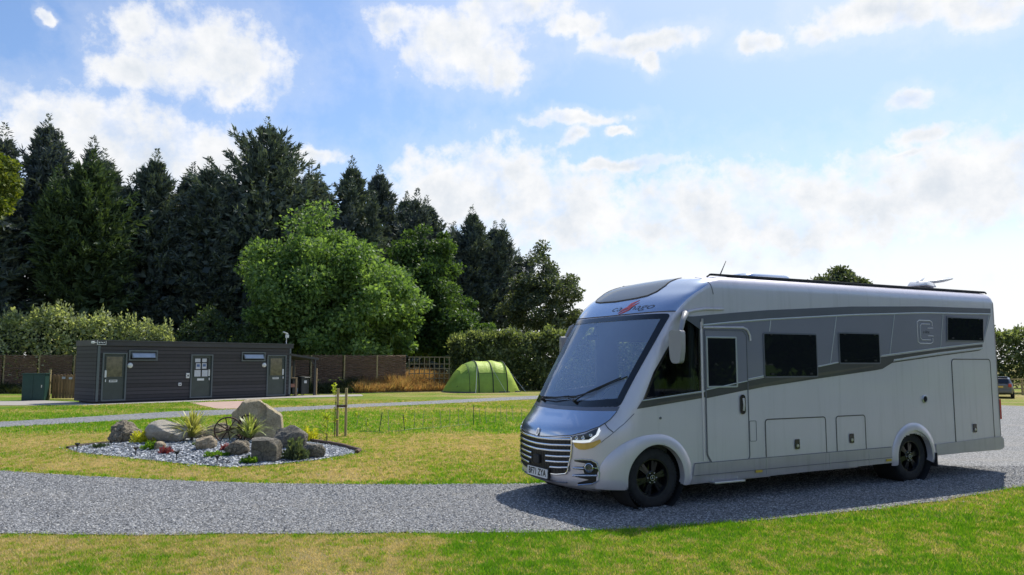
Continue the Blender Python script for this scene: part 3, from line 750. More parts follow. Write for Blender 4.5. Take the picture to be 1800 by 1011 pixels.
# rear
def rearf(y, z): return (SREAR, y, z)
mb = MB()
mb.box((SREAR+.03, 0, .46), (.12, 2.20, .20)); mb.build('rear_bumper', M['skirt'], MH, bevel=.03)
for sg in (-1, 1):
    mb = MB(); mb.prism(rrect(-.06, .06, -.16, .16, .03), 0, .02, Matrix.Translation((SREAR+.0, sg*.96, 1.0)) @ Matrix(((0, 0, 1, 0), (1, 0, 0, 0), (0, 1, 0, 0), (0, 0, 0, 1)))); mb.build('tail_light', M['red'], MH)
mb = MB(); mb.prism(rrect(-.02, .02, -.16, .16, .01), 0, .012, Matrix.Translation((6.88, -1.125, 1.0)) @ Matrix(((1, 0, 0, 0), (0, 0, -1, 0), (0, 1, 0, 0), (0, 0, 0, 1)))); mb.build('rear_marker', M['red'], MH)
strip('rear_corner_trim', near, [(6.84, .58), (6.84, 2.72)], .012, .004, M['paint_dark'], MH, .006)
mb = MB(); mb.prism(rrect(-.8, .8, -.35, .35, .05), 0, .02, Matrix.Translation((SREAR, 0, 2.05)) @ Matrix(((0, 0, 1, 0), (1, 0, 0, 0), (0, 1, 0, 0), (0, 0, 0, 1)))); mb.build('rear_window', M['glass_dark'], MH)
mb = MB(); mb.box((5.17, -1.06, .30), (.02, .24, .20)); mb.build('mud_flap', M['black'], MH)
# retractable step
mb = MB(); mb.box((1.06, -1.17, .262), (.50, .14, .022)); mb.box((.86, -1.05, .29), (.02, .2, .03)); mb.box((1.26, -1.05, .29), (.02, .2, .03)); mb.build('entry_step', M['alu'], MH, bevel=.004)
# wheels
def wheel(sx_, yc, steer=0, twin=False):
    W_ = bpy.data.objects.new('wheel', None); COL.objects.link(W_); W_.parent = MH; W_.location = (sx_, yc, .36); W_.rotation_euler = (0, 0, steer)
    if yc > 0: W_.rotation_euler = (0, 0, PI+steer)
    h = .118
    mb = MB()
    pr = [(.222, -h+.01), (.235, -h), (.29, -h-.006), (.325, -h+.004), (.347, -h+.022), (.36, -h+.05), (.36, h-.05), (.347, h-.022), (.325, h-.004), (.29, h+.006), (.235, h), (.222, h-.01), (.215, 0)]
    mb.lathe(pr, (0, 0, 0), 'y', 56, closed=True)
    for k in range(56):     # shoulder lugs
        a = 2*PI*k/56
        R_ = Matrix.Rotation(-a, 3, 'Y')
        mb.box(R_ @ Vector((.350, -h+.040, 0)), (.022, .040, .020), R_)
        mb.box(R_ @ Vector((.356, -.03, .012)), (.012, .045, .022), R_); mb.box(R_ @ Vector((.356, .045, -.01)), (.012, .05, .022), R_)
    t_ = mb.build('tyre', M['tyre'], W_, 30)
    mb = MB(); mb.lathe([(.222, -.100), (.228, -.112), (.218, -.112), (.205, -.09), (.20, .02), (.22, .10)], (0, 0, 0), 'y', 48)
    mb.lathe([(.20, .03), (.002, .03)], (0, 0, 0), 'y', 32)
    for k in range(6):
        a = 2*PI*k/6+.25
        for sgn in (-1, 1):
            aa = a+sgn*.13
            R_ = Matrix.Rotation(-aa, 3, 'Y')
            P0 = [(.055, -.030, -.016), (.215, -.012, -.020), (.215, -.012, .020), (.055, -.030, .016)]
            mb.add([R_ @ Vector((x, y-.060, z)) for x, y, z in P0]+[R_ @ Vector((x, y-.02, z*1.3)) for x, y, z in P0], [(0, 1, 2, 3), (7, 6, 5, 4), (0, 4, 5, 1), (1, 5, 6, 2), (2, 6, 7, 3), (3, 7, 4, 0)])
    mb.lathe([(.082, -.02), (.082, -.088), (.074, -.094), (.045, -.094)], (0, 0, 0), 'y', 36)
    mb.build('rim', M['alloy'], W_, 30)
    mb = MB(); mb.lathe([(.036, -.09), (.036, -.104), (.031, -.108), (.002, -.108)], (0, 0, 0), 'y', 28); mb.build('hub_cap', M['blackgloss'], W_, 30)
    mb = MB(); mb.lathe([(.034, -.106), (.034, -.112), (.029, -.112), (.029, -.106)], (0, 0, 0), 'y', 28)
    for k in range(3):
        R_ = Matrix.Rotation(2*PI*k/3, 3, 'Y')
        mb.add([R_ @ Vector(q) for q in ((-.005, -.109, 0), (.005, -.109, 0), (0, -.112, .029), (0, -.114, 0))], [(0, 1, 3), (1, 2, 3), (2, 0, 3)])
    for k in range(6):
        a = 2*PI*k/6; mb.lathe([(.008, -.09), (.008, -.104), (.001, -.106)], (.062*math.cos(a), 0, .062*math.sin(a)), 'y', 8)
    mb.build('wheel_emblem', M['alu'], W_, 30)
    return W_
for sx_, st in ((0, math.radians(-4)), (4.713, 0)):
    for sg in (-1, 1): wheel(sx_, sg*.955, st)
for sx_ in (0, 4.713):
    mb = MB(); mb.tube([(sx_, -.8, .36), (sx_, .8, .36)], .05, 10); mb.build('axle', M['black'], MH)
# mirrors
for sg in (-1, 1):
    mb = MB()
    prof = [(a*.86, b*.86) for a, b in [(.03, -.235), (.07, -.21), (.095, -.05), (.10, .16), (.095, .215), (.075, .235), (-.075, .235), (-.10, .205), (-.10, -.0), (-.09, -.15), (-.06, -.225)]]
    m_ = Matrix.Translation((.185, sg*1.34, 1.935)) @ Matrix.Rotation(math.radians(70*sg), 4, 'Z') @ Matrix(((1, 0, 0, 0), (0, 0, -sg, 0), (0, 1, 0, 0), (0, 0, 0, 1)))
    mb.prism(roundc(prof, .03), -.05, .05, m_)
    mr_ = mb.build('door_mirror', M['mirror_shell'], MH, 35, bevel=.012)
    mb = MB(); mb.prism(inset(roundc(prof, .03), .014), .05, .053, m_)
    mb.build('mirror_glass', M['blackgloss'], mr_)
    mb = MB(); mb.tube([(.50, sg*1.10, 2.36), (.42, sg*1.22, 2.345), (.30, sg*1.32, 2.27), (.22, sg*1.36, 2.10)], [.05, .042, .032, .026], 10); mb.build('mirror_arm', M['mirror_shell'], mr_, 40)
# ---------------- interior
mb = MB(); mb.prism([(-.42, -1.0), (-.56, -.55), (-.62, 0), (-.56, .55), (-.42, 1.0), (.28, 1.0), (.24, .3), (.24, -.3), (.28, -1.0)], .6, 1.15)
mb.prism([(-.1, -.9), (-.15, -.45), (.24, -.45), (.3, -.9)], 1.15, 1.19); mb.prism([(-.15, .25), (-.15, .75), (.24, .75), (.26, .25)], 1.15, 1.24)
mb.build('dashboard', M['dash'], MH, bevel=.03)
mb = MB(); mb.lathe([(.20+.015*math.cos(a), .015*math.sin(a)) for a in [2*PI*k/8 for k in range(8)]], (0, 0, 0), 'x', 28, closed=True)
R_ = Matrix.Rotation(math.radians(25), 3, 'Y'); mb.box((0, 0, 0), (.02, .36, .03)); mb.v = [tuple(R_ @ Vector(v)+Vector((.42, .50, 1.22))) for v in mb.v]; mb.tube([(.42, .5, 1.22), (.2, .5, 1.08)], .03, 8)
mb.build('steering_wheel', M['black'], MH, 40)
for sg in (-1, 1):
    mb = MB(); x, y = .98, sg*.52
    mb.box((x-.05, y, .92), (.52, .50, .18)); R_ = Matrix.Rotation(math.radians(14), 3, 'Y')
    mb.box((x+.24, y, 1.32), (.14, .48, .72), R_, .88); mb.box((x+.34, y, 1.76), (.10, .28, .20), R_); mb.box((x, y, .62), (.35, .35, .42))
    mb.box((x+.05, y+.27, 1.18), (.34, .06, .06)); mb.box((x+.05, y-.27, 1.18), (.34, .06, .06))
    mb.build('cab_seat', M['seat'], MH, 50, bevel=.035)
mb = MB()
mb.box((2.15, .80, 1.35), (.06, .62, 1.75)); mb.box((2.6, .85, 1.2), (.9, .5, 1.5)); mb.box((5.4, 0, 1.45), (.05, 2.1, 2.0)); mb.box((2.9, .93, 2.42), (1.7, .3, .42)); mb.box((4.0, .75, 1.3), (1.6, .6, 1.7))
mb.build('cabinets', M['wood'], MH, bevel=.01)
mb = MB(); mb.box((.62, 1.06, 1.75), (.09, .05, 1.1)); mb.box((.62, -1.06, 1.75), (.06, .04, 1.05)); mb.box((.60, 0, 2.46), (.45, 2.0, .05)); mb.build('cab_blind_housing', M['cream'], MH, bevel=.008)
mb = MB()
for k in range(5): mb.box((.60+.013*k, -1.085+.01*(k % 2), 1.83), (.006, .02, .85))
mb.build('cab_pleated_blind', M['alu'], MH)
mb = MB(); p, n_ = nrm(nose, .18, 2.12); mb.box(p-n_*.06, (.03, .24, .07)); mb.tube([tuple(p-n_*.06), (p.x+.12, .18, 2.30)], .012, 6); mb.build('interior_mirror', M['black'], MH)
# ---------------- roof equipment
mb = MB()
rz = lambda s_: 2.895
mb.tube([(.98, -.99, 2.862), (1.05, -.985, 2.900), (3.0, -.985, 2.905), (6.88, -.985, 2.905), (6.93, -.985, 2.88)], .012, 6)
mb.box((3.95, -.995, 2.893), (5.85, .04, .022)); rl = mb.build('roof_rail', M['black'], MH, 30)
mb = MB(); mb.tube([(.98, .99, 2.862), (1.05, .985, 2.905), (6.88, .985, 2.912)], .016, 6); mb.build('roof_rail', M['black'], MH, 30)
mb = MB(); mb.tube([(1.75, -.35, 2.93), (1.77, -.35, 2.97), (1.90, -.35, 3.20)], [.018, .01, .004], 6); mb.build('aerial', M['black'], MH, 30)
for s0, L_, h_, w_, y0 in ((2.55, .95, .085, .8, -.15), (4.9, .7, .05, .6, -.2)):
    mb = MB(); N_ = 14; P_ = rrect(-L_/2, L_/2, -w_/2, w_/2, .15, 5)
    lev = [(1, 0), (1, h_*.5), (.93, h_*.85), (.7, h_), (.3, h_*1.05)]; n1 = len(P_)
    for k, z_ in lev: mb.v += [(s0+x*k, y0+y*k, 2.95+z_) for x, y in P_]
    for i in range(len(lev)-1): mb.f += [(i*n1+j, i*n1+(j+1) % n1, (i+1)*n1+(j+1) % n1, (i+1)*n1+j) for j in range(n1)]
    mb.f.append(tuple((len(lev)-1)*n1+j for j in range(n1))); mb.build('roof_hatch', M['paint_skytint'], MH, 50)
sdh = bpy.data.objects.new('satellite_aerial', None); COL.objects.link(sdh); sdh.parent = MH; sdh.location = (5.95, -.62, 2.95); sdh.rotation_euler = (0, 0, math.radians(20))
mb = MB(); mb.box((-.28, 0, .05), (.52, .30, .07), None, .8); mb.tube([(-.5, 0, .06), (-.25, .02, .12), (.02, .05, .19)], [.03, .035, .02], 8); mb.build('mount_base', M['white'], sdh, 40, bevel=.01)
mb = MB(); mb.tube([(.05, 0, 0), (.05, 0, .10)], .085, 14); mb.tube([(.05, -.05, .02), (.05, .06, .02), (.05, .06, .12)], .05, 8); mb.build('turntable', M['white'], sdh, 40)
mb = MB(); R_ = Matrix.Rotation(math.radians(-8), 3, 'Y'); b0 = 0
for r_, h_ in ((1, .02), (.98, 0), (.6, -.03), (.01, -.045), (.6, -.018), (.97, .012)):
    for k in range(30): an = 2*PI*k/30; mb.v.append(tuple(R_ @ Vector((.42*r_*math.cos(an), .30*r_*math.sin(an), h_))+Vector((.32, 0, .155))))
mb.f = [(i*30+k, i*30+(k+1) % 30, ((i+1) % 6)*30+(k+1) % 30, ((i+1) % 6)*30+k) for i in range(6) for k in range(30)]
mb.build('dish', M['white'], sdh, 40)
# ------------------------------------------------------------------ ground
def sstep(a, b, x):
    u = min(max((x-a)/(b-a), 0), 1); return u*u*(3-2*u)
def gz(x, y): return -.60*sstep(15, 27, x)*sstep(33, 50, y)
ROAD = [(-30, 13.6), (-14, 13.4), (-8.29, 12.66), (-6.56, 12.04), (-5.07, 11.64), (-3.71, 11.37), (-2.45, 11.26), (-1.23, 11.26), (.25, 11.31), (2.4, 12.1), (4.5, 13.6), (6.8, 16.5), (9, 20), (12, 25), (15.5, 30), (18.6, 33.2), (20.4, 31.0), (24, 28.6), (34, 26), (34, 20), (22, 17), (13.5, 14.6), (9.6, 12.7), (7.26, 11.11), (5.38, 9.9), (4.01, 9.24), (2.9, 8.8), (1.83, 8.45), (.59, 8.17), (-.59, 8.10), (-2.61, 8.04), (-4.05, 8.0), (-5.26, 8.06), (-9, 8.2), (-30, 8.6)]
PATHN = [(-30, 14.5), (-18, 17.4), (-13.76, 20.91), (-12.7, 22.25), (-10.76, 24.51), (-8.79, 26.67), (-6.51, 29.61), (-3.33, 32.4), (0, 35.77), (1.67, 37.6), (5, 40), (10, 42), (16, 41)]
PATHF = [(-34, 17.0), (-20, 20.2), (-15.07, 22.88), (-13.99, 24.51), (-12.13, 27.58), (-9.85, 29.25), (-7.03, 31.97), (-3.62, 35.24), (0, 39.27), (1.85, 41.2), (5, 43), (10, 44.6), (18, 44)]
PINK = [(-13.95, 33.5), (-10.98, 29.0), (-9.85, 29.4), (-11.6, 35.6)]
PAVE = [(-21.3, 31.6), (-17.4, 31.5), (-14.5, 34.0), (-11.2, 37.9), (-7.7, 40.2), (-8.2, 42.2), (-11.9, 40.6), (-17.7, 33.4), (-21.4, 35.5), (-23.5, 35.0)]
PARK = [(-.4, 50.0), (.2, 57), (6, 60), (12, 56), (9, 49), (3, 48.3)]
BED = [(-8.96, 15.76), (-8.95, 16.4), (-8.2, 17.3), (-7.0, 17.85), (-5.6, 17.9), (-4.4, 17.1), (-3.5, 16.1), (-3.0, 15.3), (-3.05, 14.9), (-3.5, 13.95), (-4.2, 13.25), (-4.7, 13.02), (-5.6, 13.4), (-7.0, 14.3), (-8.4, 15.1)]
def cdist(x, y, P):
    best = 9e9
    for i in range(len(P)):
        a, b = P[i], P[(i+1) % len(P)]; dx, dy = b[0]-a[0], b[1]-a[1]
        u = max(0, min(1, ((x-a[0])*dx+(y-a[1])*dy)/(dx*dx+dy*dy+1e-9))); best = min(best, math.hypot(x-a[0]-u*dx, y-a[1]-u*dy))
    return best
def nz(x, y, s): return noise.noise(Vector((x*s, y*s, 3.7)))
def dry(x, y):
    """how straw-coloured the turf is at a spot: 0 lush, 1 scorched"""
    n = nz(x, y, .55)*.6+nz(x, y, 1.7)*.35+nz(x, y, 5)*.2
    if y < 8.6 and x < 2.5 or y < 7.2:
        b = .68 if x < -.35 else (.16 if x < .55 else .24+.12*sstep(.5, 2, x)-.14*sstep(2.5, 4, x))
        if x > -.9 and x < -.1: b = .62+(.16-.62)*sstep(-.75, -.35, x+nz(0, y, 3)*.25)
        if -1.3 < x < -.4 and 6.6 < y < 7.5: b -= .12
        e = sstep(.30, .0, 8.1-y)*.30
        d = b-e+n*.40
    elif y < 13 and x > 0 and inside_right(x, y): d = .30+n*.5
    elif y < 27:
        b = .72 if y < 19 else .72-.42*sstep(18, 20.5, y)
        if x > -2.5: b -= .30*sstep(-2.5, -.6, x)*sstep(15.5, 11.5, y)
        e = sstep(.45, .05, cdist(x, y, BED))*.25+sstep(.5, .1, abs(y-np.interp(x, RX, RY)))*.35
        d = b-e+n*.42
    else:
        d = .42+.30*math.sin(y*1.15+x*.25+nz(x, y, .2)*2)*.5+n*.45
        if x > -9: d += .12
    return max(0, min(1, d+.05))
def inside_right(x, y): return y < 8.3+max(0, x-1.8)*.42+.0
RX = [-14, -8.29, -6.56, -5.07, -3.71, -2.45, -1.23, .25, 3]; RY = [13.4, 12.66, 12.04, 11.64, 11.37, 11.26, 11.26, 11.31, 12.4]

m, t, b, o = nt('turf')
a = t.nodes.new('ShaderNodeAttribute'); a.attribute_name = 'dry'; pv = posv(t)
mpn = t.nodes.new('ShaderNodeMapping'); mpn.inputs['Scale'].default_value = (1, .55, 1); t.links.new(pv, mpn.inputs[0])
f = mth(t, 'ADD', a.outputs['Fac'], mth(t, 'MULTIPLY', mth(t, 'SUBTRACT', noi(t, 7, 6, .75, mpn.outputs[0]), .5), 1.1))
f = mth(t, 'ADD', f, mth(t, 'MULTIPLY', mth(t, 'SUBTRACT', noi(t, 60, 4, .8, mpn.outputs[0]), .5), .9))
c = ramp(t, f, [(0, (.060, .145, .010)), (.3, (.135, .255, .018)), (.5, (.26, .30, .040)), (.7, (.38, .32, .11)), (1, (.50, .40, .21))])
dk = noi(t, 110, 3, .8, pv)
c = mixc(t, mth(t, 'MULTIPLY', mth(t, 'SUBTRACT', .62, dk), 1.6), c, (.035, .060, .008))
t.links.new(c, b.inputs['Base Color']); b.inputs['Roughness'].default_value = .9; b.inputs['Specular IOR Level'].default_value = .15
bump(t, b, mth(t, 'ADD', noi(t, 45, 6, .8, pv), mth(t, 'MULTIPLY', noi(t, 3, 3, .6, pv), .7)), .9, .05)
M['turf'] = m
def blades_mat(name, hi):
    m, t, b, o = nt(name); a = t.nodes.new('ShaderNodeAttribute'); a.attribute_name = 'tone'
    c = ramp(t, a.outputs['Fac'], [(0, (.13, .30, .012)), (.28, (.25, .44, .022)), (.48, (.36, .40, .045)), (.68, (.50, .42, .15)), (1, (.66, .52, .28))])
    t.links.new(c, b.inputs['Base Color']); b.inputs['Roughness'].default_value = .6; b.inputs['Specular IOR Level'].default_value = .3
    tr = t.nodes.new('ShaderNodeBsdfTranslucent'); t.links.new(mixc(t, 1, c, (1.3, 1.3, .8, 1), 'MULTIPLY'), tr.inputs[0])
    mx = t.nodes.new('ShaderNodeMixShader'); mx.inputs[0].default_value = .42; t.links.new(b.outputs[0], mx.inputs[1]); t.links.new(tr.outputs[0], mx.inputs[2]); t.links.new(mx.outputs[0], o.inputs[0])
    return m
M['blade'] = blades_mat('grass_blades', 1)
c2_ = None
xs = list(np.arange(-600, -60, 60))+list(np.arange(-60, -26, 3))+list(np.arange(-26, 16, .32))+list(np.arange(16, 60, 2))+list(np.arange(60, 660, 60))
ys = list(np.arange(-200, -4, 28))+list(np.arange(-4, 5, 1.5))+list(np.arange(5, 20, .25))+list(np.arange(20, 46, .5))+list(np.arange(46, 100, 4))+list(np.arange(100, 1300, 100))
me = bpy.data.meshes.new('ground'); nx, ny = len(xs), len(ys)
me.from_pydata([(x, y, gz(x, y)) for y in ys for x in xs], [], [(j*nx+i, j*nx+i+1, (j+1)*nx+i+1, (j+1)*nx+i) for j in range(ny-1) for i in range(nx-1)])
at_ = me.attributes.new('dry', 'FLOAT', 'POINT'); at_.data.foreach_set('value', [dry(x, y) for y in ys for x in xs]); smooth(me, 80)
tag(link_mesh('ground', me, M['turf']), kind='structure')

def gravelmat(name, scale, cols, bst=.9, wash=None):
    m, t, b, o = nt(name); pv = posv(t)
    v = t.nodes.new('ShaderNodeTexVoronoi'); v.inputs['Scale'].default_value = scale; v.inputs['Randomness'].default_value = 1; t.links.new(pv, v.inputs[0])
    v2 = t.nodes.new('ShaderNodeTexVoronoi'); v2.inputs['Scale'].default_value = scale*2.3; t.links.new(pv, v2.inputs[0])
    sp = t.nodes.new('ShaderNodeSeparateColor'); t.links.new(v.outputs['Color'], sp.inputs[0])
    sp2 = t.nodes.new('ShaderNodeSeparateColor'); t.links.new(v2.outputs['Color'], sp2.inputs[0])
    f = mth(t, 'ADD', mth(t, 'MULTIPLY', sp.outputs[0], .6), mth(t, 'MULTIPLY', sp2.outputs[1], .4))
    c = ramp(t, f, [(k/(len(cols)-1)*.8+.1, q) for k, q in enumerate(cols)])
    gap = mth(t, 'MULTIPLY', mth(t, 'SUBTRACT', v.outputs['Distance'], .28), 2.0); gap = mth(t, 'MAXIMUM', mth(t, 'MINIMUM', gap, .8), 0)
    c = mixc(t, gap, c, (.035, .037, .04))
    mpg = t.nodes.new('ShaderNodeMapping'); mpg.inputs['Scale'].default_value = (.12, 1.3, 1); t.links.new(pv, mpg.inputs[0]); big = mth(t, 'ADD', mth(t, 'MULTIPLY', noi(t, .9, 5, .65, pv), .5), mth(t, 'MULTIPLY', noi(t, 1.0, 4, .6, mpg.outputs[0]), .5)); c = mixc(t, mth(t, 'MULTIPLY', mth(t, 'MAXIMUM', mth(t, 'SUBTRACT', big, .47), 0), 3.0), c, (.27, .25, .215) if wash is None else wash)
    t.links.new(c, b.inputs['Base Color']); b.inputs['Roughness'].default_value = .75
    bump(t, b, mth(t, 'SUBTRACT', mth(t, 'MULTIPLY', sp.outputs[1], .5), v.outputs['Distance']), bst, .022)
    return m
M['gravel'] = gravelmat('slate_gravel', 34, [(.07, .075, .08), (.20, .205, .21), (.31, .315, .32), (.40, .40, .40), (.50, .50, .50)])
M['gravel_far'] = gravelmat('path_gravel', 22, [(.13, .14, .155), (.26, .27, .29), (.36, .37, .39), (.50, .51, .53)])
M['chips'] = gravelmat('slate_chippings', 24, [(.05, .06, .075), (.12, .15, .19), (.26, .29, .34), (.42, .45, .49), (.70, .71, .73)], 1.0, (.4, .42, .45))
M['pink'] = pm('pink_paving', (.42, .29, .235), .85, 0, .12, 3, .3, 40); M['pavegrey'] = pm('concrete_paving', (.34, .315, .285), .85, 0, .12, 2, .3, 40)
UNSEEN_GRAVEL = [(-40, -30), (40, -30), (40, 3.2), (10, 3.6), (-10, 3.4), (-40, 3.0)]
def sheet(name, P, z, mat, cell=1.0, jag=.0, js=2.0):
    Q = resamp(P, .25 if jag else 1.0)
    if jag: Q = [(x+jag*(nz(x, y, js)+.6*nz(x+9, y, js*3.3)), y+jag*(nz(x, y+20, js)+.6*nz(x, y+50, js*3.3))) for x, y in Q]
    bm = bmesh.new(); bm.faces.new([bm.verts.new((x, y, 0)) for x, y in Q])
    bmesh.ops.triangulate(bm, faces=bm.faces)
    if any(x > 14 and y > 30 for x, y in Q):
        bmesh.ops.subdivide_edges(bm, edges=bm.edges[:], cuts=5, use_grid_fill=True)
    for v in bm.verts: v.co.z = gz(v.co.x, v.co.y)+z
    bmesh.ops.recalc_face_normals(bm, faces=bm.faces)
    if sum(f.normal.z for f in bm.faces) < 0: bmesh.ops.reverse_faces(bm, faces=bm.faces)
    me = bpy.data.meshes.new(name); bm.to_mesh(me); bm.free(); return tag(link_mesh(name, me, mat), kind='structure')
sheet('gravel_road', ROAD, .008, M['gravel'], jag=.07)
sheet('gravel_path', PATHN+PATHF[::-1], .010, M['gravel_far'], jag=.08)
sheet('gravel_parking', PARK, .008, M['gravel_far'], jag=.1)
sheet('gravel_unseen', UNSEEN_GRAVEL, .008, M['gravel']); sheet('gravel_unseen', [(7.6, 3.25), (9.4, 7), (12.2, 11.5), (40, 18), (40, 3.25)], .008, M['gravel'])  # unseen gravel, added for what the motorhome side reflects
sheet('brick_path', PINK, .016, M['pink']); sheet('paved_path', PAVE, .012, M['pavegrey'])
# mounded bed of slate chippings
bm = bmesh.new(); bm.faces.new([bm.verts.new((x, y, 0)) for x, y in resamp(roundc(BED, .5, 5), .15)])
for ax, lo, hi in ((0, -9, -3), (1, 13, 18)):
    g = lo
    while g < hi:
        c0 = [0, 0, 0]; n0 = [0, 0, 0]; c0[ax] = g+.0013; n0[ax] = 1; bmesh.ops.bisect_plane(bm, geom=bm.verts[:]+bm.edges[:]+bm.faces[:], plane_co=c0, plane_no=n0, dist=1e-6); g += .15
bmesh.ops.triangulate(bm, faces=bm.faces)
def bedz(x, y): return .012+.10*sstep(0, 1.3, cdist(x, y, BED))
for v in bm.verts: v.co.z = bedz(v.co.x, v.co.y)+.01*nz(v.co.x, v.co.y, 4)
bmesh.ops.recalc_face_normals(bm, faces=bm.faces)
me = bpy.data.meshes.new('slate_bed'); bm.to_mesh(me); bm.free(); smooth(me, 80); tag(link_mesh('slate_bed', me, M['chips']), kind='structure')

# ---- loose stones and grass blades (uncountable: one object each)
def np_inpoly(X, Y, P):
    c = np.zeros(len(X), bool); j = len(P)-1
    for i in range(len(P)):
        xi, yi = P[i]; xj, yj = P[j]
        if yi != yj: c ^= ((yi > Y) != (yj > Y)) & (X < (xj-xi)*(Y-yi)/(yj-yi)+xi)
        j = i
    return c
OCT = np.array([(1, 0, 0), (0, 1, 0), (-1, 0, 0), (0, -1, 0), (0, 0, 1), (0, 0, -1)], float)
OF = [(0, 1, 4), (1, 2, 4), (2, 3, 4), (3, 0, 4)]
def stones(name, P, n, size, mat, kz, box=None, flat=.55):
    xs_ = [p[0] for p in P]; ys_ = [p[1] for p in P]
    bx = box or (min(xs_), max(xs_), min(ys_), max(ys_))
    X = RNG.uniform(bx[0], bx[1], n); Y = RNG.uniform(bx[2], bx[3], n); k = np_inpoly(X, Y, P); X, Y = X[k], Y[k]; n = len(X)
    Z = kz(X, Y); s = size*RNG.uniform(.45, 1.3, n)**1.3
    o_ = RNG.uniform(0, 1, n) < .06; X = X+o_*RNG.normal(0, .16, n); Y = Y+o_*RNG.normal(0, .16, n)
    V_ = OCT[None]*s[:, None, None]*RNG.uniform(.6, 1.25, (n, 6, 1)); V_[:, :, 0] *= RNG.uniform(1, 1.7, n)[:, None]; V_[:, :, 2] *= flat
    V_ += RNG.normal(0, .12, V_.shape)*s[:, None, None]
    a = RNG.uniform(0, 2*PI, n); ca, sa = np.cos(a)[:, None], np.sin(a)[:, None]
    x = V_[:, :, 0]*ca-V_[:, :, 1]*sa; y = V_[:, :, 0]*sa+V_[:, :, 1]*ca; tl = RNG.normal(0, .35, n)[:, None]
    z = V_[:, :, 2]+x*tl
    V_ = np.stack([x+X[:, None], y+Y[:, None], z+Z[:, None]], -1)
    T_ = V_[:, OF].reshape(-1, 3, 3); o = tris(name, T_, mat, None, np.repeat(RNG.uniform(0, 1, n), 4)); return tag(o, kind='stuff')
def tonemat(name, stops, rough=.8):
    m, t, b, o = nt(name); a = t.nodes.new('ShaderNodeAttribute'); a.attribute_name = 'tone'
    c = ramp(t, a.outputs['Fac'], stops); c = mixc(t, mth(t, 'MULTIPLY', noi(t, 90, 3, .6, posv(t)), .35), c, (.12, .12, .13)); t.links.new(c, b.inputs['Base Color']); b.inputs['Roughness'].default_value = rough; return m
M['stone_bits'] = tonemat('gravel_stones', [(0, (.07, .075, .08)), (.3, (.19, .195, .20)), (.6, (.36, .365, .37)), (.88, (.50, .50, .50)), (1, (.62, .60, .55))])
M['chip_bits'] = tonemat('slate_pieces', [(0, (.04, .05, .06)), (.4, (.13, .16, .20)), (.68, (.30, .34, .38)), (.85, (.60, .62, .65)), (1, (.82, .83, .84))])
tag(stones('loose_gravel', ROAD, 190000, .0105, M['stone_bits'], lambda x, y: 0*x+.010, (-9.5, 9.5, 7.9, 13.2)), 'loose grey slate stones lying over the near gravel drive', 'gravel')
tag(stones('slate_chippings', BED, 30000, .026, M['chip_bits'], lambda x, y: np.array([bedz(a, b) for a, b in zip(x, y)])+.006, None, .4), 'blue and white slate chippings covering the rockery bed', 'chippings')
NOG = [ROAD, PATHN+PATHF[::-1], PINK, PAVE, BED, PARK]
def grass(name, box, n, h, w, label, jitter=.3, edge=None):
    X = RNG.uniform(box[0], box[1], n); Y = RNG.uniform(box[2], box[3], n)
    # keep only what can be seen: a wedge in front of the standpoint
    k = (np.abs(X)/Y < .80)
    for P_ in NOG: k &= ~np_inpoly(X+RNG.normal(0, .05, n), Y+RNG.normal(0, .05, n), P_)
    X, Y = X[k], Y[k]; n = len(X)
    D = np.array([dry(x, y)+.55*nz(x+40, y, 6)+.45*nz(x, y+70, 15) for x, y in zip(X, Y)]); Dt = np.clip(D+RNG.normal(0, .24, n), 0, 1); D = np.clip(D, 0, 1)
    H_ = h*RNG.uniform(.5, 1.3, n)*(1.15-.5*D); a = RNG.uniform(0, 2*PI, n); lean = RNG.normal(0, .45, (n, 2))+.0
    W_ = w*RNG.uniform(.6, 1.3, n)
    B0 = np.stack([X-np.cos(a)*W_, Y-np.sin(a)*W_, 0*X-.002], -1); B1 = np.stack([X+np.cos(a)*W_, Y+np.sin(a)*W_, 0*X-.002], -1)
    Tp = np.stack([X+lean[:, 0]*H_, Y+lean[:, 1]*H_, H_], -1)
    return tag(tris(name, np.stack([B0, B1, Tp], 1), M['blade'], None, Dt), label, 'grass', kind='stuff')
grass('short_grass', (-6.5, 7.5, 5.6, 8.6), 280000, .029, .0046, 'short patchy green and straw turf along the front of the picture')
grass('short_grass', (1.5, 9.5, 8.2, 12.5), 90000, .038, .0065, 'bright green turf bordering the shaded side of the gravel drive on the right')
grass('mown_lawn', (-14, 3, 11.1, 19), 300000, .038, .010, 'dry mown lawn around the rockery bed')
grass('mown_lawn', (-19, 2.0, 19, 36), 150000, .05, .016, 'greener mown lawn between the two far gravel tracks')

# ------------------------------------------------------------------ trees and hedges
def unit(v): return v/np.maximum(np.linalg.norm(v, axis=-1, keepdims=True), 1e-9)
def sprays(pos, d, L, Wd):
    """diamond leaves at pos pointing along d"""
    n = len(pos); r = unit(RNG.normal(0, 1, (n, 3))); s_ = unit(np.cross(d, r))*Wd[:, None]; t_ = d*L[:, None]
    return np.stack([pos-t_*.1, pos+t_*.42+s_, pos+t_, pos+t_*.42-s_], 1)
BARK = pm('bark', (.10, .082, .065), .9, 0, .3, 5, .8, 14)
CON = [leafmat('conifer_foliage', (.046, .070, .072), (.090, .122, .112), (.19, .23, .175), .16), leafmat('conifer_foliage_hazy', (.048, .068, .080), (.086, .112, .120), (.17, .205, .18), .16)]  # distance haze is put into these colours, lighter and bluer
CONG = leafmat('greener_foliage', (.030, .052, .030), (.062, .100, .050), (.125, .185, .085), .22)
ASH = leafmat('ash_foliage', (.055, .105, .038), (.14, .235, .082), (.27, .39, .15), .45)  # greens lifted to carry some of the summer haze
OAK = leafmat('oak_foliage', (.028, .058, .022), (.07, .13, .040), (.15, .24, .07), .33)
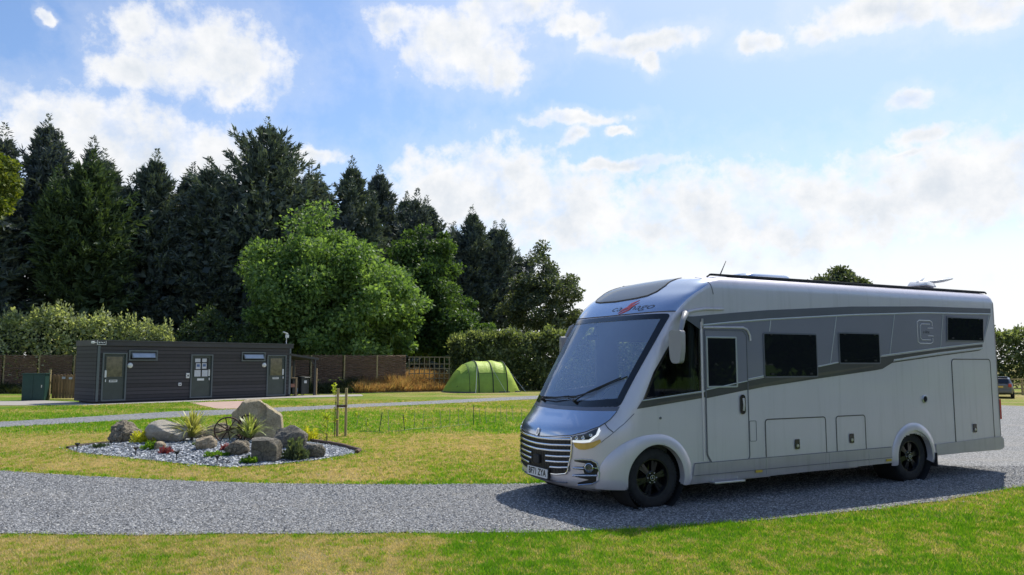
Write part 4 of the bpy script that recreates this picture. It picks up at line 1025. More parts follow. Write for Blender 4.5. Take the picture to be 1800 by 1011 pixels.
DUSK = leafmat('grey_green_foliage', (.04, .06, .04), (.085, .115, .070), (.18, .21, .13), .3)
GOLD = leafmat('yellow_green_foliage', (.05, .08, .015), (.12, .165, .03), (.26, .28, .06), .35)
def trunk(root, h, r, limbs=6, lean=.3, crown_r=2, seed=0, lo=.25):
    rd = random.Random(seed); mb = MB(); pts = []; x = y = 0
    for k in range(8):
        z = h*.92*k/7; pts.append((x, y, z)); x += rd.uniform(-1, 1)*lean*.25; y += rd.uniform(-1, 1)*lean*.25
    mb.tube(pts, [r*(1.25 if k == 0 else 1-.88*k/7) for k in range(8)], 8)
    for k in range(limbs):
        i = rd.randint(2, 6); b0 = Vector(pts[i]); a = rd.uniform(0, 2*PI); L_ = crown_r*rd.uniform(.5, .85)
        e_ = b0+Vector((math.cos(a)*L_, math.sin(a)*L_, L_*rd.uniform(.3, .8))); mid = b0.lerp(e_, .5)+Vector((0, 0, -.1*L_)); q = r*(1-.85*i/7)*.6
        mb.tube([b0, mid, e_], [q, q*.6, q*.15], 6)
    return mb.build('trunk', BARK, root, 60)
def conifer(x, y, h, r, label, mat, seed, nb=300, per=62, tops=3, full=.55, group='dark conifers of the shelter belt'):
    g = np.random.default_rng(seed); root = thing('conifer_tree', label, 'tree', (x, y, 0), 0, group)
    trunk(root, h*.93, .26, 4, .2, r*.6, seed)
    # several leading shoots make the broken outline
    tp = [(0, 0, h)]+[(g.normal(0, r*.38), g.normal(0, r*.38), h*g.uniform(.80, .94)) for _ in range(tops)]
    allp, alld, allL, allW = [], [], [], []
    for ti, (tx, ty, th) in enumerate(tp):
        n = nb if ti == 0 else nb//3
        tt = g.uniform(.03 if ti == 0 else .45, .995, n)**.9
        Rr = r*(1 if ti == 0 else .55)*np.where(tt < full, 1-.12*(full-tt)/full, ((1-tt)/(1-full))**.86)*g.uniform(.70, 1.26, n)+.10
        az_ = g.uniform(0, 2*PI, n); elv = np.radians(g.uniform(-2, 26, n)+38*np.clip((tt-.55)/.45, 0, 1))
        L = Rr/np.cos(np.minimum(elv, 1.1)); L = np.minimum(L, Rr*1.5+.2)
        d = np.stack([np.cos(az_)*np.cos(elv), np.sin(az_)*np.cos(elv), np.sin(elv)], -1)
        bs = np.stack([tx*tt, ty*tt, tt*th-.35*L*np.sin(elv)], -1)
        k = per if ti == 0 else per*2//3
        u = g.uniform(.30, 1.0, (n, k))**.75
        P_ = bs[:, None]+d[:, None]*(u*L[:, None])[..., None]
        P_[..., 2] += (u**2-.6*u)*L[:, None]*.22
        P_ += g.normal(0, 1, P_.shape)*(.30*(1.15-u))[..., None]*np.array([1, 1, .75])
        dd = unit(d[:, None]*1.0+g.normal(0, .50, P_.shape)+np.array([0, 0, .12]))
        allp.append(P_.reshape(-1, 3)); alld.append(dd.reshape(-1, 3)); allL.append((g.uniform(.22, .55, n*k)*(.75+.4*u.reshape(-1)))); allW.append(g.uniform(.03, .085, n*k))
    P_ = np.concatenate(allp); D_ = np.concatenate(alld); L_ = np.concatenate(allL); W_ = np.concatenate(allW)
    k = P_[:, 2] > .2; P_, D_, L_, W_ = P_[k], D_[k], L_[k], W_[k]
    for (tx, ty, th) in tp:      # slim leading shoots
        n = 170; uu = g.uniform(0, 1, n)**1.2; rr_ = .06+.70*(1-uu); a = g.uniform(0, 2*PI, n); q_ = g.uniform(0, 1, n)
        allp.append(np.stack([tx+np.cos(a)*rr_*q_, ty+np.sin(a)*rr_*q_, th-.6+uu*2.0], -1)); alld.append(unit(np.stack([np.cos(a)*.8, np.sin(a)*.8, .55+g.normal(0, .3, n)], -1)))
        allL.append(g.uniform(.25, .5, n)*(1.1-.6*uu)); allW.append(g.uniform(.025, .06, n))
    P_ = np.concatenate(allp); D_ = np.concatenate(alld); L_ = np.concatenate(allL); W_ = np.concatenate(allW)
    # dense dark heart
    n = 2600; tt = g.uniform(.02, .93, n); Rr = r*.72*np.where(tt < full, 1, ((1-tt)/(1-full))**.8)*np.sqrt(g.uniform(0, 1, n)); a = g.uniform(0, 2*PI, n)
    P2 = np.stack([np.cos(a)*Rr, np.sin(a)*Rr, tt*h], -1)
    P_ = np.concatenate([P_, P2]); D_ = np.concatenate([D_, unit(g.normal(0, 1, (n, 3)))]); L_ = np.concatenate([L_, g.uniform(.5, .9, n)]); W_ = np.concatenate([W_, g.uniform(.15, .30, n)])
    quads('crown', sprays(P_, D_, L_, W_), mat, root); return root
def broadleaf(name, x, y, h, r, label, mat, seed, zb=1.0, nc=190, per=230, leaf=(.16, .30), squash=1, group=None, open_=0, cat='tree', ysq=1, fill=2200):
    g = np.random.default_rng(seed); root = thing(name, label, cat, (x, y, 0), 0, group)
    trunk(root, h*.85, .10+.03*h*.8/3, 12, .5, r*.9, seed)
    hh = (h-zb)/2; cz = zb+hh
    v = unit(g.normal(0, 1, (nc, 3))); v[:, 2] = np.where(v[:, 2] < -.75, -v[:, 2]*.5, v[:, 2])
    lob = 1+.22*np.sin(v[:, 0]*5+seed)*np.cos(v[:, 2]*6+seed*2)+.10*g.normal(0, 1, nc)
    rad = g.uniform(.62, .96, nc)*lob
    taper = 1-.28*np.clip(v[:, 2], 0, 1)
    C = v*np.array([r, r*ysq, hh])*rad[:, None]; C[:, :2] *= taper[:, None]; C[:, 2] += cz
    cs = g.uniform(.35, 1.15, nc)*r*.19+.18
    q = unit(g.normal(0, 1, (nc, per, 3)))*(g.uniform(0, 1, (nc, per, 1))**.45)
    P_ = C[:, None]+q*cs[:, None, None]*np.array([1.15, 1.15, .72])
    dd = unit(q*.8+g.normal(0, .6, q.shape)+np.array([0, 0, -.15]))
    P_ = P_.reshape(-1, 3); D_ = dd.reshape(-1, 3); n = len(P_); L_ = g.uniform(*leaf, n); W_ = L_*g.uniform(.22, .38, n)
    if fill:
        n = fill; v = unit(g.normal(0, 1, (n, 3)))*(g.uniform(0, 1, (n, 1))**.4)*.74; P2 = v*np.array([r, r*ysq, hh])+np.array([0, 0, cz])
        P_ = np.concatenate([P_, P2]); D_ = np.concatenate([D_, unit(g.normal(0, 1, (n, 3)))]); L_ = np.concatenate([L_, g.uniform(.3, .6, n)]); W_ = np.concatenate([W_, g.uniform(.10, .2, n)])
    k = P_[:, 2] > .1; P_, D_, L_, W_ = P_[k], D_[k], L_[k], W_[k]
    quads('crown', sprays(P_, D_, L_, W_), mat, root); return root

CL = [(-34.6, 49, 15.5, 2.6, 'dark conifer at the left edge half hidden behind the yellow-green tree', 0), (-33.44, 54, 18.9, 2.9, 'tall ragged conifer with a leaning tip, near the left edge', 1),
      (-26.47, 56, 16.9, 2.7, 'dark conifer just right of the rounded greener tree', 0), (-25.4, 60, 16.9, 2.2, 'narrow conifer standing behind the middle of the wash block', 1), (-22.9, 57, 16.6, 2.3, 'narrow spired conifer left of the biggest conifer', 0),
      (-19.6, 60, 20.6, 4.1, 'biggest conifer, broad domed top highest of the shelter belt', 0), (-16.6, 62, 17.3, 2.4, 'conifer on the right shoulder of the biggest conifer', 1), (-14.0, 66, 19.0, 2.6, 'tall narrow conifer right of the sky gap above the ash tree', 0),
      (-12.3, 70, 19.3, 2.9, 'conifer with double tip behind the top of the ash tree', 1), (-10.6, 76, 18.2, 2.9, 'conifer between the double-tipped one and the lower pointed ones', 0), (-8.8, 78, 18.2, 2.8, 'pointed conifer rising above the darker broadleaf tree', 1),
      (-6.6, 81, 15.8, 2.8, 'short conifer filling the dip right of the pointed conifer', 0), (-4.31, 82, 18.0, 3.1, 'pointed conifer second from the right end of the belt', 0), (-1.9, 86, 17.0, 3.3, 'last conifer of the belt, sloping down to the oak', 1), (-22, 66, 16, 3, 'rear conifer seen only between the front ones', 1), (-30.3, 57, 16.3, 2.6, 'conifer behind the rounded greener tree', 0), (-33.6, 62, 18.6, 3, 'rear conifer filling behind the leaning-tipped one', 0), (-24.9, 66, 18.2, 3, 'rear conifer left of the biggest conifer', 1), (-17.9, 70, 18.6, 3, 'rear conifer low behind the right side of the biggest one', 0)]
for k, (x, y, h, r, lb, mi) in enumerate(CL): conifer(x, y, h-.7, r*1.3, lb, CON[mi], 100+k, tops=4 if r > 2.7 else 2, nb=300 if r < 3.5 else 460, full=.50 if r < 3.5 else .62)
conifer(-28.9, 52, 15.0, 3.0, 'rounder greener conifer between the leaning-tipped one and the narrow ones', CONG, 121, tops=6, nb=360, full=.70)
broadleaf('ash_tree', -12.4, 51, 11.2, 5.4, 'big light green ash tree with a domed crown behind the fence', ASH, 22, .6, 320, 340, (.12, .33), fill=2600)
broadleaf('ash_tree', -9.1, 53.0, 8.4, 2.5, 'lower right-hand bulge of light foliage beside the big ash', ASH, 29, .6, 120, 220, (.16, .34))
broadleaf('maple_tree', -6.9, 60, 12.4, 3.4, 'darker green broadleaf tree right of the big ash', OAK, 23, .6, 220, 230, (.16, .32))
broadleaf('oak_tree', 3.1, 76, 12.4, 4.0, 'loose-crowned oak with sky showing through at the end of the belt', DUSK, 24, 2.4, 105, 170, (.18, .36), fill=250)
broadleaf('oak_tree', 6.0, 77, 7.6, 2.4, 'low thin tree trailing off right of the loose oak', DUSK, 31, 1.0, 60, 170, (.18, .34), fill=300)
broadleaf('yellow_green_tree', -28.1, 40.0, 13.0, 1.6, 'yellow-green tree at the very left edge', GOLD, 25, 8.6, 90, 220, (.12, .26), fill=600)
broadleaf('distant_tree', 29.8, 70, 9.9, 3.4, 'distant tree top showing above the motorhome roof', DUSK, 26, 5.5, 150, 190, (.2, .4))
def hedge(name, pts, hh, th, label, mat, seed, dens=420, leaf=(.12, .24), shoots=0, cat='hedge', z0=0, kind=None):
    """hedge along pts with (x,y) and a height list"""
    g = np.random.default_rng(seed); pts = np.array(pts, float); seg = np.linalg.norm(np.diff(pts, axis=0), axis=1); cum = np.concatenate([[0], np.cumsum(seg)]); Ltot = cum[-1]
    c0 = pts.mean(0); root = thing(name, label, cat, (c0[0], c0[1], 0))
    n = int(Ltot*dens); s_ = g.uniform(0, Ltot, n); X = np.interp(s_, cum, pts[:, 0]); Y = np.interp(s_, cum, pts[:, 1]); Hh = np.interp(s_, cum, hh)
    Hh = Hh*(1+g.normal(0, .035, n)+.05*np.sin(s_*2.3+seed)+.04*np.sin(s_*5.1)+.03*np.sin(s_*11))
    u = g.uniform(0, 1, n); edge = g.uniform(0, 1, n); zz = np.where(edge < .3, Hh*g.uniform(.93, 1.03, n), z0+(Hh-z0)*u)
    tw = th*(1-.25*(zz/Hh)**3)*(1+.18*np.sin(s_*3.1+zz*2))
    off = np.where(edge < .3, g.uniform(-1, 1, n)*tw*.8, np.where(edge < .85, -tw*g.uniform(.8, 1.05, n), tw*g.uniform(-.7, 1, n)))
    dx = np.interp(s_, cum[:-1]+seg/2, np.diff(pts[:, 0])/seg); dy = np.interp(s_, cum[:-1]+seg/2, np.diff(pts[:, 1])/seg)
    P_ = np.stack([X-dy*off-c0[0], Y+dx*off-c0[1], zz], -1)+g.normal(0, .10, (n, 3))
    out = np.stack([-dy*np.sign(off), dx*np.sign(off), np.where(edge < .3, 1.2, .25)], -1)
    D_ = unit(out+g.normal(0, .7, (n, 3))); L_ = g.uniform(*leaf, n); W_ = L_*g.uniform(.2, .36, n)
    V_ = [sprays(P_, D_, L_, W_)]
    if shoots:
        for _ in range(int(shoots*Ltot)):
            s0 = g.uniform(0, Ltot); x0 = np.interp(s0, cum, pts[:, 0])-c0[0]; y0 = np.interp(s0, cum, pts[:, 1])-c0[1]; h0 = np.interp(s0, cum, hh)*.95; hl = g.uniform(.25, 1.25)*g.uniform(.6, 1.1)
            m_ = 26; uu = g.uniform(0, 1, m_); pp_ = np.stack([x0+g.normal(0, .03, m_)+uu*g.normal(0, .1), y0-.2+g.normal(0, .03, m_), h0-.2+uu*(hl+.2)], -1)
            V_.append(sprays(pp_, unit(g.normal(0, .5, (m_, 3))+np.array([0, 0, 1.0])), g.uniform(.14, .28, m_), g.uniform(.025, .06, m_)))
    mb = MB()
    for k in range(max(2, int(Ltot/1.6))):
        s0 = (k+.5)/max(2, int(Ltot/1.6))*Ltot; x0 = np.interp(s0, cum, pts[:, 0])-c0[0]; y0 = np.interp(s0, cum, pts[:, 1])-c0[1]; h0 = float(np.interp(s0, cum, hh))
        mb.tube([(x0, y0, 0), (x0+.1, y0, h0*.45), (x0+.25, y0-.1, h0*.85)], [.05, .035, .012], 6); mb.tube([(x0, y0, .2), (x0-.3, y0+.1, h0*.8)], [.035, .01], 6)
    st = mb.build('stems', BARK, root, 60); st['kind'] = 'stuff'
    quads('foliage', np.concatenate(V_), mat, root); return root
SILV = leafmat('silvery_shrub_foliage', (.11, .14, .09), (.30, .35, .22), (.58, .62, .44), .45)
HEDG = leafmat('hedge_foliage', (.045, .065, .035), (.14, .18, .09), (.34, .38, .23), .40)  # hedge tones also lightened in place of haze
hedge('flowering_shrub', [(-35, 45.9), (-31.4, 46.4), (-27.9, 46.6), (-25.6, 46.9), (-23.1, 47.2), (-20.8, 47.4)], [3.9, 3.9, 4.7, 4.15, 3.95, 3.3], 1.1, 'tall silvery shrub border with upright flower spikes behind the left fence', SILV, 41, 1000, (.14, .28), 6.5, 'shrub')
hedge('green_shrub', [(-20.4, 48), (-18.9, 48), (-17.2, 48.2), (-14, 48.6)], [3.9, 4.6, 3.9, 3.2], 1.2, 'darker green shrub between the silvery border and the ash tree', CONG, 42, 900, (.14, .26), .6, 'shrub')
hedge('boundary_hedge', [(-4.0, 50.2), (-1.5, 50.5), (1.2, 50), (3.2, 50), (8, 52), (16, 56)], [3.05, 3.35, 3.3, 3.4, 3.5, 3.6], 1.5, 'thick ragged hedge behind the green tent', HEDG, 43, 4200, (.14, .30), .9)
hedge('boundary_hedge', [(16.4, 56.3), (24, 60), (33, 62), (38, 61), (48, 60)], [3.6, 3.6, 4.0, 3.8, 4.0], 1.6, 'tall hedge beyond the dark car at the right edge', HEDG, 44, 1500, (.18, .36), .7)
broadleaf('hedge_tree', 38.5, 66, 5.6, 2.2, 'small bushy tree in the hedge at the right edge', DUSK, 45, .8, 60, 200, (.16, .3))
broadleaf('bushy_tree', -3.9, 57, 6.0, 2.6, 'dark bush behind the trellis gate left of the hedge', OAK, 46, .3, 90, 200, (.15, .3))

# trees standing behind the viewpoint (they show as reflections in the motorhome)
for k, (x, y, h, r) in enumerate([(19, 1, 7.5, 3.6), (25, 5, 8.5, 4), (26, -5, 9, 4.5), (33, 9, 8, 4), (34, -1, 9.5, 4.5), (-34, -22, 9, 4.5), (-22, -30, 10.5, 5.2), (-8, -34, 11, 5.5), (6, -33, 9.5, 5), (18, -30, 11, 5.3), (30, -24, 9, 5)]):
    broadleaf('roadside_tree', x, y, h, r, 'broadleaf tree behind the viewpoint mirrored in the motorhome side', OAK, 200+k, .4, 110, 110, (.3, .6), group='trees mirrored in the motorhome', fill=900)
# ------------------------------------------------------------------ wash block (building)
def planks(name, col, scale, axis=2, rough=.75, var=.2, gap=.08):
    m, t, b, o = nt(name); v = objv(t); sp = t.nodes.new('ShaderNodeSeparateXYZ'); t.links.new(v, sp.inputs[0])
    z = mth(t, 'MULTIPLY', sp.outputs[axis], scale); fr_ = mth(t, 'FRACT', z); fl = mth(t, 'FLOOR', z)
    wn = t.nodes.new('ShaderNodeTexWhiteNoise'); wn.noise_dimensions = '1D'; t.links.new(fl, wn.inputs['W'])
    f = mth(t, 'ADD', mth(t, 'MULTIPLY', wn.outputs['Value'], .5), mth(t, 'MULTIPLY', noi(t, 5, 6, .7, v), .5))
    c = ramp(t, f, [(.2, tuple(x*(1-var) for x in col)), (.8, tuple(x*(1+var) for x in col))])
    g = mth(t, 'LESS_THAN', fr_, gap); c = mixc(t, mth(t, 'MULTIPLY', g, .85), c, tuple(x*.25 for x in col))
    t.links.new(c, b.inputs['Base Color']); b.inputs['Roughness'].default_value = rough
    bump(t, b, fr_, .6, .02); return m
CLAD = planks('dark_cladding', (.052, .049, .056), 6.2, 2, .75, .28, .20); FASC = pm('charcoal_fascia', (.048, .048, .053), .6, 0, .12, 2); TRIM = pm('grey_trim', (.115, .135, .145), .5, 0, .1, 4)
DOORM = pm('door_green_grey', (.052, .066, .062), .45, 0, .12, 3); WINB = pm('obscured_glass', (.30, .36, .46), .15, .1, .12, 3, coat=.5); PAPER = pm('paper_notice', (.55, .57, .62), .7, 0, .1, 9)
DARK = pm('dark_interior', (.02, .02, .022), .7, 0, .2, 3); BROWN = pm('reflecting_pane', (.09, .08, .05), .15, .1, .6, 5, coat=.6)
ANG = math.atan2(39.92-32.84, -11.49+17.46)
BL = thing('wash_block', 'long low dark clad wash block with a flat roof and three doors', 'building', (-17.46, 32.84, 0), ANG)
LB, DB = 9.2, 2.15
class WallB:      # front wall with real openings, built from bands
    pass
ops = [(-.0, 1.04, .10, 2.16), (1.10, 2.36, 1.82, 2.28), (3.93, 5.02, .10, 2.12), (6.50, 7.80, 1.80, 2.26), (7.92, 9.03, .06, 2.12)]
ops = [(0.02, 1.04, .10, 2.16)]+ops[1:]
mb = MB(); xs_ = sorted({-.12, LB}|{q for o_ in ops for q in o_[:2]})
for a, b_ in zip(xs_[:-1], xs_[1:]):
    c_ = (a+b_)/2; z0 = .08
    for o_ in sorted([o_ for o_ in ops if o_[0] < c_ < o_[1]], key=lambda q: q[2]):
        if o_[2] > z0+.001: mb.box((c_, .05, (z0+o_[2])/2), (b_-a, .1, o_[2]-z0))
        z0 = o_[3]
    mb.box((c_, .05, (z0+2.47)/2), (b_-a, .1, 2.47-z0))
mb.build('front_wall', CLAD, BL)
mb = MB(); mb.box((-.17, DB/2, 1.28), (.1, DB, 2.4)); mb.build('end_wall', CLAD, BL)
mb = MB(); mb.box((LB+.05, DB/2, 1.28), (.1, DB, 2.4)); mb.build('end_wall', CLAD, BL)
mb = MB(); mb.box((LB/2, DB, 1.28), (LB+.3, .1, 2.4)); mb.build('back_wall', CLAD, BL)
mb = MB(); mb.box((LB/2, DB/2+.3, 1.2), (LB-.1, DB-.9, 2.2)); mb.build('inner_partition', DARK, BL)
mb = MB(); mb.box((LB/2, -.03, 2.585), (LB+.42, .03, .24)); mb.box((-.225, DB/2, 2.585), (.03, DB+.1, .24)); mb.box((LB+.21, DB/2, 2.585), (.03, DB+.1, .24)); mb.build('fascia', FASC, BL)
mb = MB(); mb.box((LB/2, DB/2, 2.68), (LB+.46, DB+.16, .03)); mb.build('roof', pm('roof_felt', (.10, .10, .105), .85, 0, .15, 3), BL)
mb = MB(); mb.box((LB/2, DB/2+.0, .04), (LB+.05, DB-.1, .08)); mb.build('plinth', DARK, BL)
mb = MB(); mb.box((-.14, -.012, 1.28), (.10, .03, 2.36)); mb.build('corner_trim', TRIM, BL); mb = MB(); mb.box((LB+.06, -.012, 1.28), (.10, .03, 2.36)); mb.build('corner_trim', TRIM, BL)
for i, (a, b_, z0, z1) in enumerate(ops):
    c_ = (a+b_)/2; w_, h_ = b_-a, z1-z0
    if h_ > 1:
        d = MB(); d.box((c_, .05, (z0+z1)/2), (w_-.12, .05, h_-.12)); dd = d.build('door', DOORM, BL, bevel=.004)
        mb = MB()
        for q in ((a+.03, .06), (b_-.03, .06)): mb.box((q[0], -.01, (z0+z1)/2), (q[1], .07, h_))
        mb.box((c_, -.01, z1-.03), (w_-.12, .07, .06)); mb.box((c_, -.01, z0+.03), (w_-.12, .07, .06)); mb.build('door_frame', TRIM, BL)
        g0, g1 = z0+h_*.50, z1-.17; mb = MB(); mb.box((c_, .018, (g0+g1)/2), (.66, .012, g1-g0)); mb.build('door_pane', BROWN if i != 2 else DARK, dd)
        mb = MB()
        for q in (-1, 1): mb.box((c_+q*.35, .014, (g0+g1)/2), (.03, .02, g1-g0))
        mb.box((c_, .014, g0-.015), (.73, .02, .03)); mb.box((c_, .014, g1+.015), (.73, .02, .03)); mb.build('glazing_bead', DOORM, dd)
        hx = a+.16 if i == 0 else b_-.16
        mb = MB(); mb.box((hx, .012, 1.26), (.08, .03, .30)); mb.build('push_plate', M['white'], dd, bevel=.004)
        mb = MB(); mb.box((hx, -.01, .97), (.035, .05, .12)); mb.build('handle', M['white'], dd, bevel=.004)
        mb = MB(); mb.box((c_-.02, .018, .95), (.34, .012, .10)); pl = mb.build('name_plate', M['white'], dd)
        mb = MB()
        for k in range(5): mb.box((c_-.13+.055*k, .0105, .955), (.035, .004, .045))
        mb.build('plate_marks', M['ink'], dd) if i != 2 else None
        if i == 2:
            for px_, pz, pw, ph in ((-.20, 1.84, .26, .17), (.13, 1.84, .22, .17), (-.17, 1.57, .23, .27), (.13, 1.58, .22, .26), (-.19, 1.24, .30, .30), (.17, 1.24, .28, .30)):
                mb = MB(); mb.box((c_+px_, .006, pz), (pw, .006, ph)); n_ = mb.build('notice', PAPER, dd)
            for px_, pz in ((-.17, 1.57), (.13, 1.58)):
                mb = MB(); mb.box((c_+px_, .001, pz+.03), (.15, .003, .12)); mb.build('notice_picture', pm('notice_blue', (.10, .16, .32), .6, 0, .5, 20), dd)
    else:
        mb = MB()
        for q in (a+.03, b_-.03): mb.box((q, -.015, (z0+z1)/2), (.06, .08, h_))
        mb.box((c_, -.015, z1-.03), (w_-.12, .08, .06)); mb.box((c_, -.015, z0+.03), (w_-.12, .08, .06)); wf = mb.build('window', TRIM, BL)
        R_ = Matrix.Rotation(math.radians(-26), 3, 'X'); mb = MB(); mb.box((c_, -.085, (z0+z1)/2+.005), (w_-.20, .02, .27), R_); mb.build('open_sash', TRIM, wf)
        mb = MB(); mb.box((c_, -.100, (z0+z1)/2-.0), (w_-.30, .012, .19), R_); mb.build('pane', WINB, wf)
        mb = MB(); mb.box((c_, .07, (z0+z1)/2), (w_-.1, .02, h_-.1)); mb.build('recess', DARK, wf)
for x in (1.18, 7.76):
    mb = MB(); mb.lathe([(.115, 0), (.115, -.03), (.10, -.06), (.06, -.085), (.002, -.095)], (x, 0, 1.615), 'y', 20); mb.build('bulkhead_lamp', M['white'], BL, 50)
for x, z, w_, h_ in ((3.80, 1.14, .15, .24), (3.44, .75, .14, .14)):
    mb = MB(); mb.box((x, -.03, z), (w_, .06, h_)); wb = mb.build('wall_box', M['white'], BL, bevel=.006)
    mb = MB(); mb.box((x, -.063, z), (w_*.4, .006, h_*.35)); mb.build('box_cover', M['ink'], wb)
mb = MB(); mb.box((-.06, -.055, 2.59), (.36, .02, .20)); sg_ = mb.build('fascia_sign', M['white'], BL); mb = MB(); mb.box((-.06, -.067, 2.59), (.31, .006, .15)); mb.build('sign_field', M['ink'], sg_)
for k, w_ in enumerate((.07, .05, .06, .04)):
    mb = MB(); mb.box((-.165+.07*k, -.0715, 2.585+.01*(k % 2)), (w_*.7, .003, .06)); mb.build('sign_mark', M['white'], sg_)
mb = MB(); mb.box((-.42, -.05, 2.59), (.10, .12, .10)); mb.tube([(-.42, 0, 2.59), (-.22, 0, 2.59)], .02, 6); mb.build('camera_unit', M['white'], BL, bevel=.01)
mb = MB(); mb.tube([(9.08, .1, 2.69), (9.08, .1, 3.08)], .022, 8); mb.box((9.12, .1, 3.10), (.14, .12, .16)); mb.tube([(9.08, .1, 3.1), (9.06, .1, 3.24)], .015, 6); mb.box((9.02, .1, 3.27), (.26, .10, .05), Matrix.Rotation(.3, 3, 'Y')); mb.build('weather_station', M['white'], BL, 40)
# lean-to
LT = thing('lean_to', 'dark lean-to canopy on one post at the right end of the wash block', 'canopy', (-17.46, 32.84, 0), ANG)
R_ = Matrix.Rotation(math.radians(7.5), 3, 'Y'); mb = MB(); mb.box((LB+.93, 1.0, 2.04), (1.80, 2.1, .10), R_); mb.build('roof', FASC, LT)
for y_ in (.02, 1.95):
    mb = MB(); mb.box((LB+1.62, y_, .97), (.09, .09, 1.93)); mb.build('post', FASC, LT)
mb = MB(); mb.tube([(LB+1.62, .02, 1.55), (LB+1.35, .02, 1.92)], .035, 6); mb.build('brace', FASC, LT)
def bw(x, y, z=0):   # building frame -> world
    return (-17.46+math.cos(ANG)*x-math.sin(ANG)*y, 32.84+math.sin(ANG)*x+math.cos(ANG)*y, z)
WOODL = planks('pale_timber', (.34, .25, .15), 9, 0, .8, .25, .1); WOODB = planks('brown_timber', (.30, .18, .085), 8.3, 0, .8, .25, .12); POSTW = pm('tanalised_post', (.38, .30, .15), .85, 0, .2, 5, .3, 30)
BINM = pm('dark_bin_plastic', (.03, .036, .035), .5, 0, .15, 3); BLUEL = pm('blue_label', (.25, .45, .62), .5, 0, .2, 6)
q = bw(LB+.34, .25); t_ = thing('dish_station', 'small timber stand with a red-labelled bucket under the lean-to', 'stand', q, ANG)
mb = MB(); mb.box((0, 0, .95), (.50, .4, .06)); mb.build('top', WOODL, t_); 
for x in (-.2, .2): mb = MB(); mb.box((x, -.15, .46), (.09, .09, .92)); mb.build('leg', WOODL if x > 0 else FASC, t_)
mb = MB(); mb.box((0, 0, .55), (.4, .3, .18)); mb.build('shelf_box', pm('red_brown_box', (.28, .13, .09), .6), t_)
for k, (x, y, s_, lb) in enumerate(((.80, .7, .9, 'dark wheelie bin with a pale blue label under the lean-to'), (1.22, .5, 1.0, 'dark wheelie bin with a white square label nearest the lean-to post'))):
    q = bw(LB+x, y); t_ = thing('wheelie_bin', lb, 'bin', q, ANG, 'bins under the lean-to')
    mb = MB(); mb.prism([(-.24, -.24), (.24, -.24), (.26, .28), (-.26, .28)], .08, .92*s_); mb.build('bin_body', BINM, t_, bevel=.02)
    mb = MB(); mb.box((0, .02, .96*s_), (.56, .6, .06), Matrix.Rotation(.08, 3, 'X')); mb.build('lid', BINM, t_, bevel=.015)
    mb = MB(); mb.box((0, -.246, .30 if k == 0 else .72), (.16, .01, .20 if k == 0 else .14)); mb.build('label_sticker', BLUEL if k == 0 else M['white'], t_)
    for sg in (-1, 1): mb = MB(); mb.lathe([(.10, -.03), (.10, .03)], (sg*.2, .26, .10), 'x', 14, True); mb.build('wheel', M['black'], t_)
def picket(name, p0, p1, h, n, label, mat, sg=0):
    d = Vector((p1[0]-p0[0], p1[1]-p0[1], 0)); L_ = d.length; t_ = thing(name, label, 'gate' if 'gate' in name else 'fence', (p0[0], p0[1], 0), math.atan2(d.y, d.x))
    w_ = L_/n
    for k in range(n):
        x = (k+.5)*w_; mb = MB(); mb.prism(roundc([(x-w_*.46, .06), (x+w_*.46, .06), (x+w_*.46, h-.06), (x, h), (x-w_*.46, h-.06)], .03, 2), -.01, .012, Matrix(((1, 0, 0, 0), (0, 0, 1, 0), (0, 1, 0, 0), (0, 0, 0, 1)))); mb.build('picket', mat, t_)
    for z in (.3, h*.78): mb = MB(); mb.box((L_/2, .035, z), (L_, .04, .09)); mb.build('rail', mat, t_)
    return t_
g_ = picket('picket_gate', (-21.72, 36.55), (-20.42, 36.75), 1.20, 9, 'brown round-topped timber gate left of the wash block', WOODB)
for x, z in ((.50, 1.02), (.80, 1.0)): mb = MB(); mb.box((x, -.02, z), (.15, .012, .10)); mb.build('gate_plate', PAPER, g_)
picket('picket_fence', bw(LB+.55, 2.35), bw(LB+2.0, 2.35), 1.55, 10, 'pale round-topped pickets behind the bins under the lean-to', WOODL)
mb = MB(); mb.box((0, 0, .7), (.09, .09, 1.4)); o = mb.build('gate_post', POSTW); o.location = (-21.82, 36.5, 0); tag(o, 'slim timber post between the green cabinet and the brown gate', 'post')
mb = MB(); mb.box((0, 0, .55), (.10, .10, 1.1)); o = mb.build('gate_post', POSTW); o.location = (-20.32, 36.78, 0); tag(o, 'short timber post between the brown gate and the wash block', 'post')
q = bw(LB+1.95, .35); mb = MB(); mb.box((0, 0, .72), (.10, .10, 1.44)); o = mb.build('corner_post', WOODL); o.location = q; tag(o, 'pale square timber post just right of the lean-to', 'post')
t_ = thing('service_cabinet', 'dark green service cabinet left of the brown gate', 'cabinet', (-22.1, 35.9, 0), .2); GRN = pm('green_cabinet', (.014, .055, .048), .5, 0, .15, 3)
mb = MB(); mb.box((0, 0, .60), (.95, .5, 1.2)); mb.build('housing', GRN, t_, bevel=.01); mb = MB(); mb.box((0, 0, 1.22), (1.02, .56, .05)); mb.build('lid', GRN, t_); mb = MB(); mb.box((.35, -.26, .65), (.04, .03, .12)); mb.build('handle', M['alu'], t_)
for x in (-.24, .24): mb = MB(); mb.box((x, -.256, .6), (.44, .012, 1.08)); mb.build('door_leaf', GRN, t_)
